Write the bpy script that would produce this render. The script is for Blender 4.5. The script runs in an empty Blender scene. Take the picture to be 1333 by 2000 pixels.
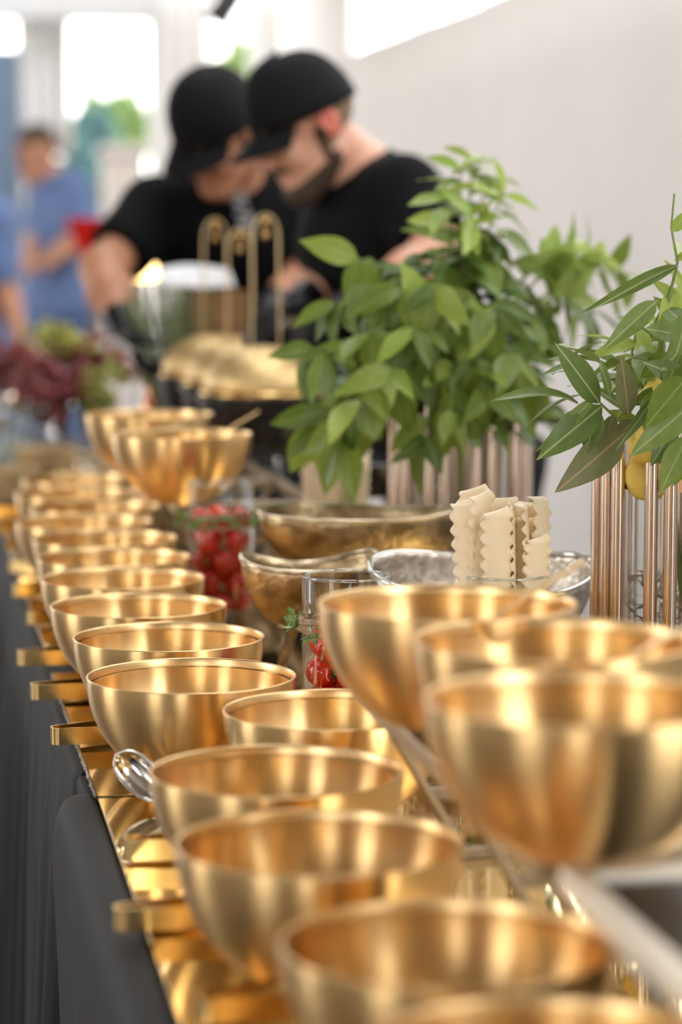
import bpy, math, random
import numpy as np
from mathutils import Vector, Matrix

random.seed(7)
rng = np.random.default_rng(7)
SC = bpy.context.scene
COL = SC.collection
PI = math.pi

# ------------------------------------------------------------------ camera, sky, light, exposure
CAM = Vector((0.0, 0.0, 1.342))
F_PX = 5000.0
YAW, PITCH = math.radians(9.9), math.radians(6.24)
cd = bpy.data.cameras.new('camera')
cam = bpy.data.objects.new('camera', cd)
COL.objects.link(cam)
cam.location = CAM
cam.rotation_euler = (PI / 2 - PITCH, 0, -YAW)
cd.sensor_fit = 'VERTICAL'
cd.sensor_height = 36.0
cd.sensor_width = 24.0
cd.lens = F_PX / 2000.0 * 36.0
cd.clip_end = 200
cd.dof.use_dof = True
cd.dof.focus_distance = 2.78
cd.dof.aperture_fstop = 2.8
cd.dof.aperture_blades = 0
SC.camera = cam

world = bpy.data.worlds.new('sky')
SC.world = world
world.use_nodes = True
wn = world.node_tree.nodes
wl = world.node_tree.links
bg = wn['Background']
wtc = wn.new('ShaderNodeTexCoord')
wsep = wn.new('ShaderNodeSeparateXYZ')
wramp = wn.new('ShaderNodeValToRGB')
wramp.color_ramp.elements[0].position = 0.0
wramp.color_ramp.elements[0].color = (1.0, 0.985, 0.96, 1)
wramp.color_ramp.elements[1].position = 0.9
wramp.color_ramp.elements[1].color = (0.93, 0.96, 1.0, 1)
wl.new(wtc.outputs['Generated'], wsep.inputs[0])
wl.new(wsep.outputs['Z'], wramp.inputs['Fac'])
wl.new(wramp.outputs['Color'], bg.inputs['Color'])
bg.inputs['Strength'].default_value = 4.2

SC.view_settings.view_transform = 'Standard'
SC.view_settings.look = 'None'
SC.view_settings.gamma = 1.0
SC.view_settings.exposure = 0.58
SC.view_settings.use_curve_mapping = False

# camera ray helpers: where a point of the place lies, given the plane it stands on
cF = Vector((math.sin(YAW) * math.cos(PITCH), math.cos(YAW) * math.cos(PITCH), -math.sin(PITCH)))
cR = Vector((math.cos(YAW), -math.sin(YAW), 0))
cU = cR.cross(cF)


def ray(px, py):
    return cF * F_PX + cR * (px - 666.5) + cU * (1000.0 - py)


def at(px, py, y=None, z=None):
    d = ray(px, py)
    t = (y - CAM.y) / d.y if y is not None else (z - CAM.z) / d.z
    return CAM + d * t


def depth(p):
    return (Vector(p) - CAM).dot(cF)


# ------------------------------------------------------------------ object helpers
def tag(o, label=None, cat=None, group=None, kind=None):
    if label: o['label'] = label
    if cat: o['category'] = cat
    if group: o['group'] = group
    if kind: o['kind'] = kind
    return o


def empty(name, loc, label, cat, group=None, rot=(0, 0, 0)):
    o = bpy.data.objects.new(name, None)
    o.empty_display_size = 0.05
    COL.objects.link(o)
    o.location = loc
    o.rotation_euler = rot
    return tag(o, label, cat, group)


def obj(name, mesh, mat=None, parent=None, loc=None, rot=None, scale=None):
    o = bpy.data.objects.new(name, mesh)
    COL.objects.link(o)
    if mat is not None and not mesh.materials:
        mesh.materials.append(mat)
    if parent is not None:
        o.parent = parent
    if loc is not None: o.location = loc
    if rot is not None: o.rotation_euler = rot
    if scale is not None: o.scale = scale
    return o


def bevel(o, w=0.002, seg=2):
    m = o.modifiers.new('bevel', 'BEVEL')
    m.width = w
    m.segments = seg
    m.limit_method = 'ANGLE'
    return o


class MB:
    def __init__(s):
        s.v, s.f = [], []

    def add(s, vs, fs):
        b = len(s.v)
        s.v.extend([tuple(v) for v in vs])
        s.f.extend([tuple(i + b for i in f) for f in fs])
        return s

    def box(s, lo, hi):
        x0, y0, z0 = lo
        x1, y1, z1 = hi
        return s.add([(x0, y0, z0), (x1, y0, z0), (x1, y1, z0), (x0, y1, z0),
                      (x0, y0, z1), (x1, y0, z1), (x1, y1, z1), (x0, y1, z1)],
                     [(0, 3, 2, 1), (4, 5, 6, 7), (0, 1, 5, 4), (1, 2, 6, 5), (2, 3, 7, 6), (3, 0, 4, 7)])

    def bar(s, a, b, w, h, up=(0, 0, 1)):
        a, b, up = Vector(a), Vector(b), Vector(up)
        d = (b - a).normalized()
        r = d.cross(up).normalized()
        u = r.cross(d)
        vs = []
        for p in (a, b):
            for i, j in ((-1, -1), (1, -1), (1, 1), (-1, 1)):
                vs.append(p + r * (w / 2 * i) + u * (h / 2 * j))
        return s.add(vs, [(3, 2, 1, 0), (4, 5, 6, 7), (0, 1, 5, 4), (1, 2, 6, 5), (2, 3, 7, 6), (3, 0, 4, 7)])

    def lathe(s, prof, n=48, closed=False, center=(0, 0, 0)):
        vs, fs = [], []
        m = len(prof)
        for r, z in prof:
            for k in range(n):
                a = 2 * PI * k / n
                vs.append((center[0] + r * math.cos(a), center[1] + r * math.sin(a), center[2] + z))
        for i in range(m if closed else m - 1):
            i2 = (i + 1) % m
            for k in range(n):
                k2 = (k + 1) % n
                fs.append((i * n + k, i * n + k2, i2 * n + k2, i2 * n + k))
        return s.add(vs, fs)

    def tube(s, pts, rad, n=8, cap=True):
        pts = [Vector(p) for p in pts]
        if not hasattr(rad, '__len__'): rad = [rad] * len(pts)
        vs, fs = [], []
        ref = None
        for i, p in enumerate(pts):
            d = (pts[min(i + 1, len(pts) - 1)] - pts[max(i - 1, 0)]).normalized()
            if ref is None:
                ref = d.orthogonal().normalized()
            ref = (ref - d * ref.dot(d)).normalized()
            b = d.cross(ref)
            for k in range(n):
                a = 2 * PI * k / n
                vs.append(p + (ref * math.cos(a) + b * math.sin(a)) * rad[i])
        for i in range(len(pts) - 1):
            for k in range(n):
                k2 = (k + 1) % n
                fs.append((i * n + k, i * n + k2, (i + 1) * n + k2, (i + 1) * n + k))
        if cap:
            fs.append(tuple(range(n))[::-1])
            fs.append(tuple((len(pts) - 1) * n + k for k in range(n)))
        return s.add(vs, fs)

    def strap(s, pts, width, thick, side):
        """flat band along pts; width lies along side(i) direction"""
        pts = [Vector(p) for p in pts]
        vs, fs = [], []
        m = len(pts)
        for i, p in enumerate(pts):
            d = (pts[min(i + 1, m - 1)] - pts[max(i - 1, 0)]).normalized()
            sd = Vector(side)
            sd = (sd - d * sd.dot(d)).normalized()
            nn = d.cross(sd)
            w = width[i] if hasattr(width, '__len__') else width
            for a, b in ((-1, -1), (1, -1), (1, 1), (-1, 1)):
                vs.append(p + sd * (w / 2 * a) + nn * (thick / 2 * b))
        for i in range(m - 1):
            for k in range(4):
                k2 = (k + 1) % 4
                fs.append((i * 4 + k, i * 4 + k2, (i + 1) * 4 + k2, (i + 1) * 4 + k))
        fs.append((3, 2, 1, 0))
        fs.append(tuple((m - 1) * 4 + k for k in range(4)))
        return s.add(vs, fs)

    def sphere(s, c, r, n=12, m=8, sc=(1, 1, 1)):
        vs, fs = [], []
        for i in range(m + 1):
            t = PI * i / m
            for k in range(n):
                a = 2 * PI * k / n
                vs.append((c[0] + r * sc[0] * math.sin(t) * math.cos(a), c[1] + r * sc[1] * math.sin(t) * math.sin(a),
                           c[2] - r * sc[2] * math.cos(t)))
        for i in range(m):
            for k in range(n):
                k2 = (k + 1) % n
                fs.append((i * n + k, i * n + k2, (i + 1) * n + k2, (i + 1) * n + k))
        return s.add(vs, fs)

    def grid(s, fn, nu, nv):
        vs = [fn(i / nu, j / nv) for j in range(nv + 1) for i in range(nu + 1)]
        fs = [(j * (nu + 1) + i, j * (nu + 1) + i + 1, (j + 1) * (nu + 1) + i + 1, (j + 1) * (nu + 1) + i)
              for j in range(nv) for i in range(nu)]
        return s.add(vs, fs)

    def mesh(s, name, smooth=40):
        me = bpy.data.meshes.new(name)
        me.from_pydata(s.v, [], s.f)
        me.validate()
        if smooth:
            me.shade_smooth()
            if smooth < 180:
                me.set_sharp_from_angle(angle=math.radians(smooth))
        me.update()
        return me

    def build(s, name, mat, parent=None, smooth=40, **k):
        return obj(name, s.mesh(name, smooth), mat, parent, **k)


def solidify(o, t, off=-1):
    m = o.modifiers.new('solidify', 'SOLIDIFY')
    m.thickness = t
    m.offset = off
    return o


def subsurf(o, lv=1):
    m = o.modifiers.new('subdivision', 'SUBSURF')
    m.levels = lv
    m.render_levels = lv
    return o


# ------------------------------------------------------------------ materials
def nodes(name):
    m = bpy.data.materials.new(name)
    m.use_nodes = True
    nt = m.node_tree
    return m, nt, nt.nodes['Principled BSDF'], nt.nodes['Material Output']


def lk(nt, a, b):
    nt.links.new(a, b)


def N(nt, typ, **kw):
    n = nt.nodes.new(typ)
    for k, v in kw.items():
        setattr(n, k, v)
    return n


def mat(name, col, rough=0.6, metal=0.0, var=0.0, scale=20.0, bump=0.0, bscale=60.0, spec=0.5, col2=None, coat=0.0,
        stretch=(1, 1, 1), sheen=0.0):
    m, nt, b, out = nodes(name)
    b.inputs['Roughness'].default_value = rough
    b.inputs['Metallic'].default_value = metal
    b.inputs['Specular IOR Level'].default_value = spec
    b.inputs['Coat Weight'].default_value = coat
    b.inputs['Sheen Weight'].default_value = sheen
    tc = N(nt, 'ShaderNodeTexCoord')
    mp = N(nt, 'ShaderNodeMapping')
    mp.inputs['Scale'].default_value = stretch
    lk(nt, tc.outputs['Object'], mp.inputs[0])
    no = N(nt, 'ShaderNodeTexNoise')
    no.inputs['Scale'].default_value = scale
    no.inputs['Detail'].default_value = 4
    lk(nt, mp.outputs[0], no.inputs['Vector'])
    ramp = N(nt, 'ShaderNodeValToRGB')
    c2 = col2 if col2 else tuple(max(0, c * (1 - var)) for c in col)
    ramp.color_ramp.elements[0].color = (*c2, 1)
    ramp.color_ramp.elements[0].position = 0.35
    ramp.color_ramp.elements[1].color = (*col, 1)
    ramp.color_ramp.elements[1].position = 0.65
    lk(nt, no.outputs[0], ramp.inputs[0])
    lk(nt, ramp.outputs[0], b.inputs['Base Color'])
    if bump:
        n2 = N(nt, 'ShaderNodeTexNoise')
        n2.inputs['Scale'].default_value = bscale
        n2.inputs['Detail'].default_value = 3
        lk(nt, mp.outputs[0], n2.inputs['Vector'])
        bp = N(nt, 'ShaderNodeBump')
        bp.inputs['Strength'].default_value = bump
        bp.inputs['Distance'].default_value = 0.004
        lk(nt, n2.outputs[0], bp.inputs['Height'])
        lk(nt, bp.outputs[0], b.inputs['Normal'])
    return m


def brushed_gold(name, col, rough=0.3, aniso=0.75):
    """metal turned on a lathe: rings of fine scratches, highlights stretched across them"""
    m, nt, b, out = nodes(name)
    b.inputs['Metallic'].default_value = 1
    b.inputs['Anisotropic'].default_value = aniso
    b.inputs['Anisotropic Rotation'].default_value = 0.25
    tg = N(nt, 'ShaderNodeTangent', direction_type='RADIAL', axis='Z')
    lk(nt, tg.outputs[0], b.inputs['Tangent'])
    tc = N(nt, 'ShaderNodeTexCoord')
    sep = N(nt, 'ShaderNodeSeparateXYZ')
    lk(nt, tc.outputs['Object'], sep.inputs[0])
    mp = N(nt, 'ShaderNodeMapping')
    mp.inputs['Scale'].default_value = (6, 6, 900)
    lk(nt, tc.outputs['Object'], mp.inputs[0])
    no = N(nt, 'ShaderNodeTexNoise')
    no.inputs['Scale'].default_value = 1.0
    no.inputs['Detail'].default_value = 3
    lk(nt, mp.outputs[0], no.inputs['Vector'])
    mr = N(nt, 'ShaderNodeMapRange')
    mr.inputs['From Min'].default_value = 0.3
    mr.inputs['From Max'].default_value = 0.7
    mr.inputs['To Min'].default_value = rough - 0.02
    mr.inputs['To Max'].default_value = rough + 0.02
    lk(nt, no.outputs[0], mr.inputs[0])
    lk(nt, mr.outputs[0], b.inputs['Roughness'])
    n2 = N(nt, 'ShaderNodeTexNoise')
    n2.inputs['Scale'].default_value = 14
    n2.inputs['Detail'].default_value = 5
    lk(nt, tc.outputs['Object'], n2.inputs['Vector'])
    ramp = N(nt, 'ShaderNodeValToRGB')
    ramp.color_ramp.elements[0].position = 0.3
    ramp.color_ramp.elements[0].color = (*[c * 0.9 for c in col], 1)
    ramp.color_ramp.elements[1].position = 0.7
    ramp.color_ramp.elements[1].color = (*col, 1)
    lk(nt, n2.outputs[0], ramp.inputs[0])
    lk(nt, ramp.outputs[0], b.inputs['Base Color'])
    return m


def thin_glass(name, tint=(0.97, 0.985, 0.98), refl=0.06):
    m, nt, b, out = nodes(name)
    nt.nodes.remove(b)
    tr = N(nt, 'ShaderNodeBsdfTransparent')
    tr.inputs[0].default_value = (*tint, 1)
    gl = N(nt, 'ShaderNodeBsdfGlossy')
    gl.inputs['Roughness'].default_value = 0.03
    lw = N(nt, 'ShaderNodeLayerWeight')
    lw.inputs['Blend'].default_value = 0.25
    mr = N(nt, 'ShaderNodeMapRange')
    mr.inputs['To Min'].default_value = refl * 0.6
    mr.inputs['To Max'].default_value = 0.5
    lk(nt, lw.outputs['Fresnel'], mr.inputs[0])
    mx = N(nt, 'ShaderNodeMixShader')
    lk(nt, mr.outputs[0], mx.inputs[0])
    lk(nt, tr.outputs[0], mx.inputs[1])
    lk(nt, gl.outputs[0], mx.inputs[2])
    lk(nt, mx.outputs[0], out.inputs['Surface'])
    return m


def leaf_mat(name, dark, light, rib, back, sharp_rib=1.0):
    m, nt, b, out = nodes(name)
    oi = N(nt, 'ShaderNodeObjectInfo')
    tc = N(nt, 'ShaderNodeTexCoord')
    ramp = N(nt, 'ShaderNodeValToRGB')
    ramp.color_ramp.elements[0].color = (*dark, 1)
    ramp.color_ramp.elements[1].color = (*light, 1)
    lk(nt, oi.outputs['Random'], ramp.inputs[0])
    sep = N(nt, 'ShaderNodeSeparateXYZ')
    lk(nt, tc.outputs['Object'], sep.inputs[0])
    ab = N(nt, 'ShaderNodeMath', operation='ABSOLUTE')
    lk(nt, sep.outputs['X'], ab.inputs[0])
    mr = N(nt, 'ShaderNodeMapRange')
    mr.inputs['From Min'].default_value = 0.005
    mr.inputs['From Max'].default_value = 0.016
    mr.inputs['To Min'].default_value = sharp_rib
    mr.inputs['To Max'].default_value = 0.0
    lk(nt, ab.outputs[0], mr.inputs[0])
    mix = N(nt, 'ShaderNodeMix', data_type='RGBA')
    mix.inputs['B'].default_value = (*rib, 1)
    # fine side veins and blotches
    no = N(nt, 'ShaderNodeTexNoise')
    no.inputs['Scale'].default_value = 9
    no.inputs['Detail'].default_value = 5
    lk(nt, tc.outputs['Object'], no.inputs['Vector'])
    hv = N(nt, 'ShaderNodeHueSaturation')
    vr = N(nt, 'ShaderNodeMapRange')
    vr.inputs['To Min'].default_value = 0.72
    vr.inputs['To Max'].default_value = 1.25
    lk(nt, no.outputs[0], vr.inputs[0])
    lk(nt, vr.outputs[0], hv.inputs['Value'])
    lk(nt, ramp.outputs[0], hv.inputs['Color'])
    geo = N(nt, 'ShaderNodeNewGeometry')
    bk = N(nt, 'ShaderNodeMix', data_type='RGBA')
    bk.inputs['B'].default_value = (*back, 1)
    bf = N(nt, 'ShaderNodeMath', operation='MULTIPLY')
    bf.inputs[1].default_value = 0.6
    lk(nt, geo.outputs['Backfacing'], bf.inputs[0])
    lk(nt, bf.outputs[0], bk.inputs['Factor'])
    lk(nt, hv.outputs[0], bk.inputs['A'])
    lk(nt, bk.outputs['Result'], mix.inputs['A'])
    lk(nt, mr.outputs[0], mix.inputs['Factor'])
    lk(nt, mix.outputs['Result'], b.inputs['Base Color'])
    b.inputs['Roughness'].default_value = 0.42
    b.inputs['Specular IOR Level'].default_value = 0.45
    ts = N(nt, 'ShaderNodeBsdfTranslucent')
    lk(nt, mix.outputs['Result'], ts.inputs[0])
    mx = N(nt, 'ShaderNodeMixShader')
    mx.inputs[0].default_value = 0.3
    lk(nt, b.outputs[0], mx.inputs[1])
    lk(nt, ts.outputs[0], mx.inputs[2])
    lk(nt, mx.outputs[0], out.inputs['Surface'])
    return m


def emission(name, col, st):
    m, nt, b, out = nodes(name)
    b.inputs['Base Color'].default_value = (*col, 1)
    b.inputs['Emission Color'].default_value = (*col, 1)
    b.inputs['Emission Strength'].default_value = st
    return m


G = (0.83, 0.56, 0.22)
M_bowl = brushed_gold('brushed gold', (0.93, 0.635, 0.29), 0.30, 0.93)
M_rim = brushed_gold('gold rim band', (0.90, 0.63, 0.31), 0.32, 0.3)
M_mirror = mat('gold mirror', (0.86, 0.64, 0.30), 0.045, 1, var=0.05, scale=6)
M_film = mat('torn film edge', (0.50, 0.41, 0.33), 0.7, 0, var=0.6, scale=60)
M_tong = mat('polished gold', (0.95, 0.68, 0.29), 0.18, 1, var=0.06, scale=30)
M_spoon = mat('polished steel', (0.80, 0.78, 0.74), 0.08, 1, var=0.05)
M_goldspoon = mat('matt gold cutlery', (0.78, 0.57, 0.30), 0.36, 1, var=0.08)
M_riser = mat('bronze painted bar', (0.46, 0.38, 0.27), 0.42, 0.8, var=0.15, scale=30)
M_riserlit = mat('pale lit bar', (0.90, 0.85, 0.75), 0.4, 0.15, var=0.06, scale=30)  # same bar as the bronze one, with the light on it put into the colour
M_black = mat('black stone', (0.012, 0.012, 0.013), 0.5, 0, var=0.3, scale=40)
M_cloth = mat('black cloth', (0.0085, 0.0085, 0.0105), 0.75, 0, var=0.15, scale=400, bump=0.08, bscale=900, sheen=0.055, spec=0.3)
M_wood = mat('table plywood', (0.4, 0.28, 0.16), 0.6, 0, var=0.3, scale=8, stretch=(1, 8, 1))
M_steel = mat('grey steel', (0.4, 0.4, 0.4), 0.4, 1, var=0.1)
M_glass = thin_glass('clear glass')
M_glassrim = thin_glass('glass rim', (0.92, 0.95, 0.94), 0.3)
M_tomato = mat('tomato skin', (0.74, 0.022, 0.010), 0.14, 0, scale=40, col2=(0.60, 0.012, 0.008), coat=0.4)
M_calyx = mat('tomato calyx', (0.10, 0.22, 0.03), 0.6, var=0.3)
M_twine = mat('jute twine', (0.55, 0.38, 0.24), 0.9, var=0.4, scale=200, bump=0.6, bscale=500)
M_thyme = mat('thyme leaf', (0.24, 0.36, 0.10), 0.6, var=0.4, scale=100)
M_pasta = mat('dry pasta', (0.98, 0.83, 0.60), 0.45, col2=(0.96, 0.78, 0.50), scale=30, bump=0.12, bscale=140)
M_tube = mat('rose gold tube', (0.80, 0.65, 0.54), 0.13, 1, var=0.12, scale=14, stretch=(1, 1, 0.1))
M_pebble = mat('glitter filling', (0.55, 0.46, 0.33), 0.3, 0.5, col2=(0.10, 0.12, 0.11), scale=120)
M_lemon = mat('lemon peel', (0.95, 0.70, 0.14), 0.4, var=0.1, scale=20, bump=0.3, bscale=250)
M_stem = mat('green stem', (0.30, 0.36, 0.12), 0.6, var=0.3)
M_leafA = leaf_mat('laurel leaf', (0.095, 0.160, 0.022), (0.28, 0.365, 0.050), (0.36, 0.46, 0.14), (0.22, 0.30, 0.10), 0.55)
M_leafY = leaf_mat('young laurel leaf', (0.26, 0.39, 0.055), (0.46, 0.56, 0.11), (0.52, 0.60, 0.20), (0.36, 0.46, 0.13), 0.5)
M_leafB = leaf_mat('bay leaf', (0.115, 0.18, 0.040), (0.25, 0.34, 0.085), (0.45, 0.50, 0.22), (0.24, 0.31, 0.14), 0.8)
M_leafO = leaf_mat('olive brown leaf', (0.17, 0.18, 0.07), (0.20, 0.21, 0.10), (0.38, 0.27, 0.14), (0.15, 0.15, 0.08), 0.95)
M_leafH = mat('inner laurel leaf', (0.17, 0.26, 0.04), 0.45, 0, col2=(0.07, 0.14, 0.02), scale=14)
M_hamG = mat('hammered bronze', (0.66, 0.51, 0.31), 0.36, 1, col2=(0.26, 0.18, 0.09), scale=26, bump=0.6, bscale=90)
M_hamS = mat('hammered silver', (0.84, 0.79, 0.72), 0.32, 1, col2=(0.50, 0.43, 0.35), scale=60, bump=0.6, bscale=110)
M_lid = mat('hammered gold lid', (0.80, 0.58, 0.28), 0.48, 1, var=0.2, scale=60, bump=0.5, bscale=120)
M_chafer = mat('black enamel', (0.015, 0.015, 0.018), 0.25, 0, var=0.2)
M_skin = mat('skin', (0.68, 0.37, 0.25), 0.5, 0, col2=(0.62, 0.30, 0.19), scale=14)
M_skin2 = mat('tanned skin', (0.50, 0.235, 0.13), 0.5, 0, col2=(0.45, 0.20, 0.11), scale=14)
M_ear = mat('flushed ear skin', (0.62, 0.16, 0.11), 0.5)
M_lips = mat('lip skin', (0.48, 0.15, 0.12), 0.4)
M_eye = mat('eye', (0.05, 0.03, 0.02), 0.15)
M_beard = mat('brown beard', (0.085, 0.05, 0.03), 0.8, var=0.5, scale=120, bump=0.8, bscale=300)
M_hair = mat('cropped hair', (0.27, 0.17, 0.09), 0.8, var=0.4, scale=200)
M_tee = mat('black cotton', (0.0035, 0.0035, 0.0042), 0.85, 0, var=0.2, scale=60, spec=0.15)
M_cap = mat('black cap twill', (0.005, 0.005, 0.0055), 0.8, 0, var=0.2, scale=300, spec=0.2)
M_glove = mat('black nitrile', (0.005, 0.005, 0.006), 0.4, 0, var=0.2, scale=40, spec=0.3)
M_trouser = mat('dark trousers', (0.02, 0.02, 0.024), 0.85)
M_shoe = mat('black shoes', (0.012, 0.012, 0.012), 0.5)
M_blue = mat('blue workwear', (0.13, 0.20, 0.40), 0.8, 0, var=0.2, scale=10)
M_grey = mat('pale grey print', (0.35, 0.35, 0.36), 0.8)
M_wall = mat('white fabric wall', (0.80, 0.76, 0.725), 0.85, 0, var=0.03, scale=3)
M_curt = mat('white curtain', (0.86, 0.84, 0.81), 0.85, 0, var=0.03, scale=3)
M_ceil = mat('timber ceiling', (0.42, 0.36, 0.30), 0.8, 0, var=0.2, scale=3, stretch=(8, 1, 1))
M_beam = mat('grey beam', (0.60, 0.60, 0.60), 0.7)
M_floor = mat('dark wood floor', (0.13, 0.095, 0.07), 0.5, 0, var=0.3, scale=2, stretch=(6, 1, 1))
M_ground = mat('pale paving', (0.32, 0.30, 0.27), 0.8, 0, var=0.15, scale=1)
M_bluep = mat('blue grey door', (0.16, 0.24, 0.36), 0.35, 0, var=0.15, scale=3)
M_red = mat('red plastic', (0.66, 0.012, 0.006), 0.35, 0, var=0.1)
M_tree = leaf_mat('tree foliage', (0.16, 0.25, 0.08), (0.42, 0.50, 0.18), (0.3, 0.42, 0.14), (0.2, 0.3, 0.1), 0.0)
M_hedge = mat('dark hedge', (0.07, 0.16, 0.16), 0.8, 0, var=0.5, scale=9, bump=1.0, bscale=20)
M_bark = mat('bark', (0.2, 0.13, 0.08), 0.9, var=0.4)
M_stone = mat('pale stone', (0.20, 0.17, 0.15), 0.8, var=0.1)
M_grape = mat('red grapes', (0.27, 0.030, 0.028), 0.25, 0, col2=(0.13, 0.012, 0.016), scale=30, coat=0.2)
M_grapeg = mat('green grapes', (0.40, 0.40, 0.06), 0.3, 0, col2=(0.26, 0.28, 0.03), scale=30, coat=0.2)
M_wicker = mat('wicker', (0.62, 0.43, 0.20), 0.6, 0, var=0.3, scale=60)
M_card = mat('brown board', (0.42, 0.24, 0.11), 0.75, var=0.15)
M_white = mat('white paper', (0.85, 0.85, 0.86), 0.7, var=0.03)
M_copper = mat('copper', (0.85, 0.42, 0.25), 0.2, 1, var=0.05)
M_rosem = mat('rosemary needle', (0.15, 0.21, 0.13), 0.7, var=0.4, scale=30)
M_dark = mat('dark grey metal', (0.06, 0.06, 0.06), 0.4, 0.5)
M_lamp = emission('lamp glow', (1.0, 0.66, 0.26), 5.0)
M_brass = mat('brass', (0.75, 0.5, 0.2), 0.25, 1)

# ------------------------------------------------------------------ the setting
ZT = 0.772       # top of the mirrored table
ZC = 0.764       # top of the table under the mirror sheets


def structure(o):
    o['kind'] = 'structure'
    return o


XW, ZW = 2.1, 2.162
structure(MB().box((-9, -9, -0.1), (6, 16, 0)).build('floor', M_floor, smooth=0))
structure(MB().box((-60, 16, -0.16), (60, 70, -0.06)).box((-60, -40, -0.16), (-9, 16, -0.06)).build('floor_outside', M_ground, smooth=0))
# flat roof; unseen open slot added so light fades down the right wall
ROOF_SLOT = (0.45, 1.05, 2.4, 10.2)
structure(MB().box((-4.2, -6, 3.3), (ROOF_SLOT[0], 13.1, 3.4)).box((ROOF_SLOT[1], -6, 3.3), (2.6, 13.1, 3.4)).box((ROOF_SLOT[0], -6, 3.3), (ROOF_SLOT[1], ROOF_SLOT[2], 3.4)).box((ROOF_SLOT[0], ROOF_SLOT[3], 3.3), (ROOF_SLOT[1], 13.1, 3.4)).build('ceiling', M_ceil, smooth=0))


def folds(y, z):
    return (0.012 * math.sin(y * 2.1 + 0.6) + 0.010 * math.sin(y * 4.7 + 1.2) + 0.004 * math.sin(y * 11)) * (1.15 - 0.25 * z)


w = MB().grid(lambda u, v: (XW + folds(0.5 + 11.3 * u, v * ZW), 0.5 + 11.3 * u, v * ZW), 200, 8)
structure(solidify(w.build('wall_right', M_wall, smooth=180), 0.03, 1))
w = MB().grid(lambda u, v: (XW - 0.01 + folds(11.8 + 2.3 * u, v * 3.3), 11.8 + 2.3 * u, v * 3.3), 40, 8)
structure(solidify(w.build('wall_right_end', M_wall, smooth=180), 0.04, 1))


# far end: curtain columns, beam, door and openings between them
YF = 14.0


def xat(px, y=YF):
    return at(px, 453, y=y).x


def curtain(name, x0, x1, y, z0, z1, m=M_curt, nf=5, amp=0.025, along='x'):
    def fn(u, v):
        o = amp * math.sin(u * nf * 2 * PI) + amp * 0.4 * math.sin(u * nf * 4.7 * PI + 1)
        p = x0 + (x1 - x0) * u
        return (p, y + o, z0 + (z1 - z0) * v) if along == 'x' else (y + o, p, z0 + (z1 - z0) * v)
    return solidify(MB().grid(fn, nf * 10, 4).build(name, m, smooth=180), 0.02, 0)


structure(curtain('wall_back_curtain', xat(296), xat(410), YF, 0, 3.3, nf=4))
structure(curtain('wall_back_curtain', xat(490), 2.3, YF, 0, 3.3, nf=4))
structure(curtain('wall_back_curtain', xat(40), xat(140), YF, 1.75, 2.5, nf=4))
structure(curtain('wall_back_curtain', -3.9, xat(-120), YF, 0, 3.3, nf=6))
structure(MB().box((-4, YF - 0.15, 2.47), (xat(300), YF + 0.1, 3.3)).build('trim_1', M_beam, smooth=0))
structure(MB().box((xat(400), YF + 0.05, 2.62), (XW + 0.1, YF + 0.2, 3.3)).build('trim_2', M_beam, smooth=0))
d = empty('door_1', (0, 0, 0), None, None)
structure(d)
x0, x1 = xat(-110), xat(36)
bevel(MB().box((x0, YF - 0.3, 0), (x1, YF - 0.25, 2.3)).build('door_panel', M_bluep, d, smooth=0), 0.004)
MB().box((x0 - 0.05, YF - 0.32, 0), (x0, YF - 0.2, 2.35)).box((x1, YF - 0.32, 0), (x1 + 0.03, YF - 0.2, 2.35)).build('door_frame', M_beam, d, smooth=0)
MB().tube([(x1 - 0.08, YF - 0.36, 1.0), (x1 - 0.08, YF - 0.36, 1.3)], 0.012).build('door_handle', M_steel, d)

# left side and the end behind the photographer: open bays between curtain columns
for k, (y0, y1) in enumerate([(-5.2, -2.3), (-0.6, 3.3), (4.6, 9.8), (13.0, 14.0)]):
    structure(curtain('wall_left_curtain', y0, y1, -3.9, 0, 3.3, nf=3, amp=0.05, along='y'))
structure(curtain('wall_right_curtain', -5.2, -1.2, XW + 0.1, 0, 3.3, nf=8, amp=0.04, along='y'))
for k, (x0, x1) in enumerate([(-3.9, -2.9), (-1.4, 2.3)]):
    structure(curtain('wall_front_curtain', x0, x1, -5.2, 0, 3.3, nf=3, amp=0.05))

# ------------------------------------------------------------------ outdoors beyond the far opening
gp = at(243, 420, y=19.0)
e = empty('gate_pier', (gp.x, 19.0, -0.06), 'pale stone gate pier outside the far opening', 'pier')
pw = 0.155
bevel(MB().box((-pw, -pw, 0), (pw, pw, 1.95)).build('pier_shaft', M_stone, e, smooth=0), 0.02)
bevel(MB().box((-pw - 0.03, -pw - 0.03, 1.95), (pw + 0.03, pw + 0.03, 2.03)).build('pier_cap', M_stone, e, smooth=0), 0.02)


def leaf_mesh(name, wid=0.30, curl=0.25, fold=0.10, nu=4, nv=8, pointed=1.0, twist=0.0):
    """leaf of unit length along +y, face up"""
    def fn(u, v):
        s = (u - 0.5) * 2
        prof = math.sin(PI * min(1, v ** 0.85)) ** 0.85 * (1 - 0.35 * v * pointed)
        x = s * wid * 0.5 * max(prof, 0.01)
        z = abs(s) * wid * 0.5 * prof * fold * 2 - curl * v * v + 0.012 * math.sin(v * 9 + s * 2) * abs(s)
        a = twist * v
        return (x * math.cos(a) - z * math.sin(a) * 0.3, v * (1 - 0.18 * curl * v), z + x * math.sin(a))
    return MB().grid(fn, nu, nv).mesh(name, 180)


TREEL = leaf_mesh('tree_leaf', 0.6, 0.2, 0.1, 2, 3)


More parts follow.
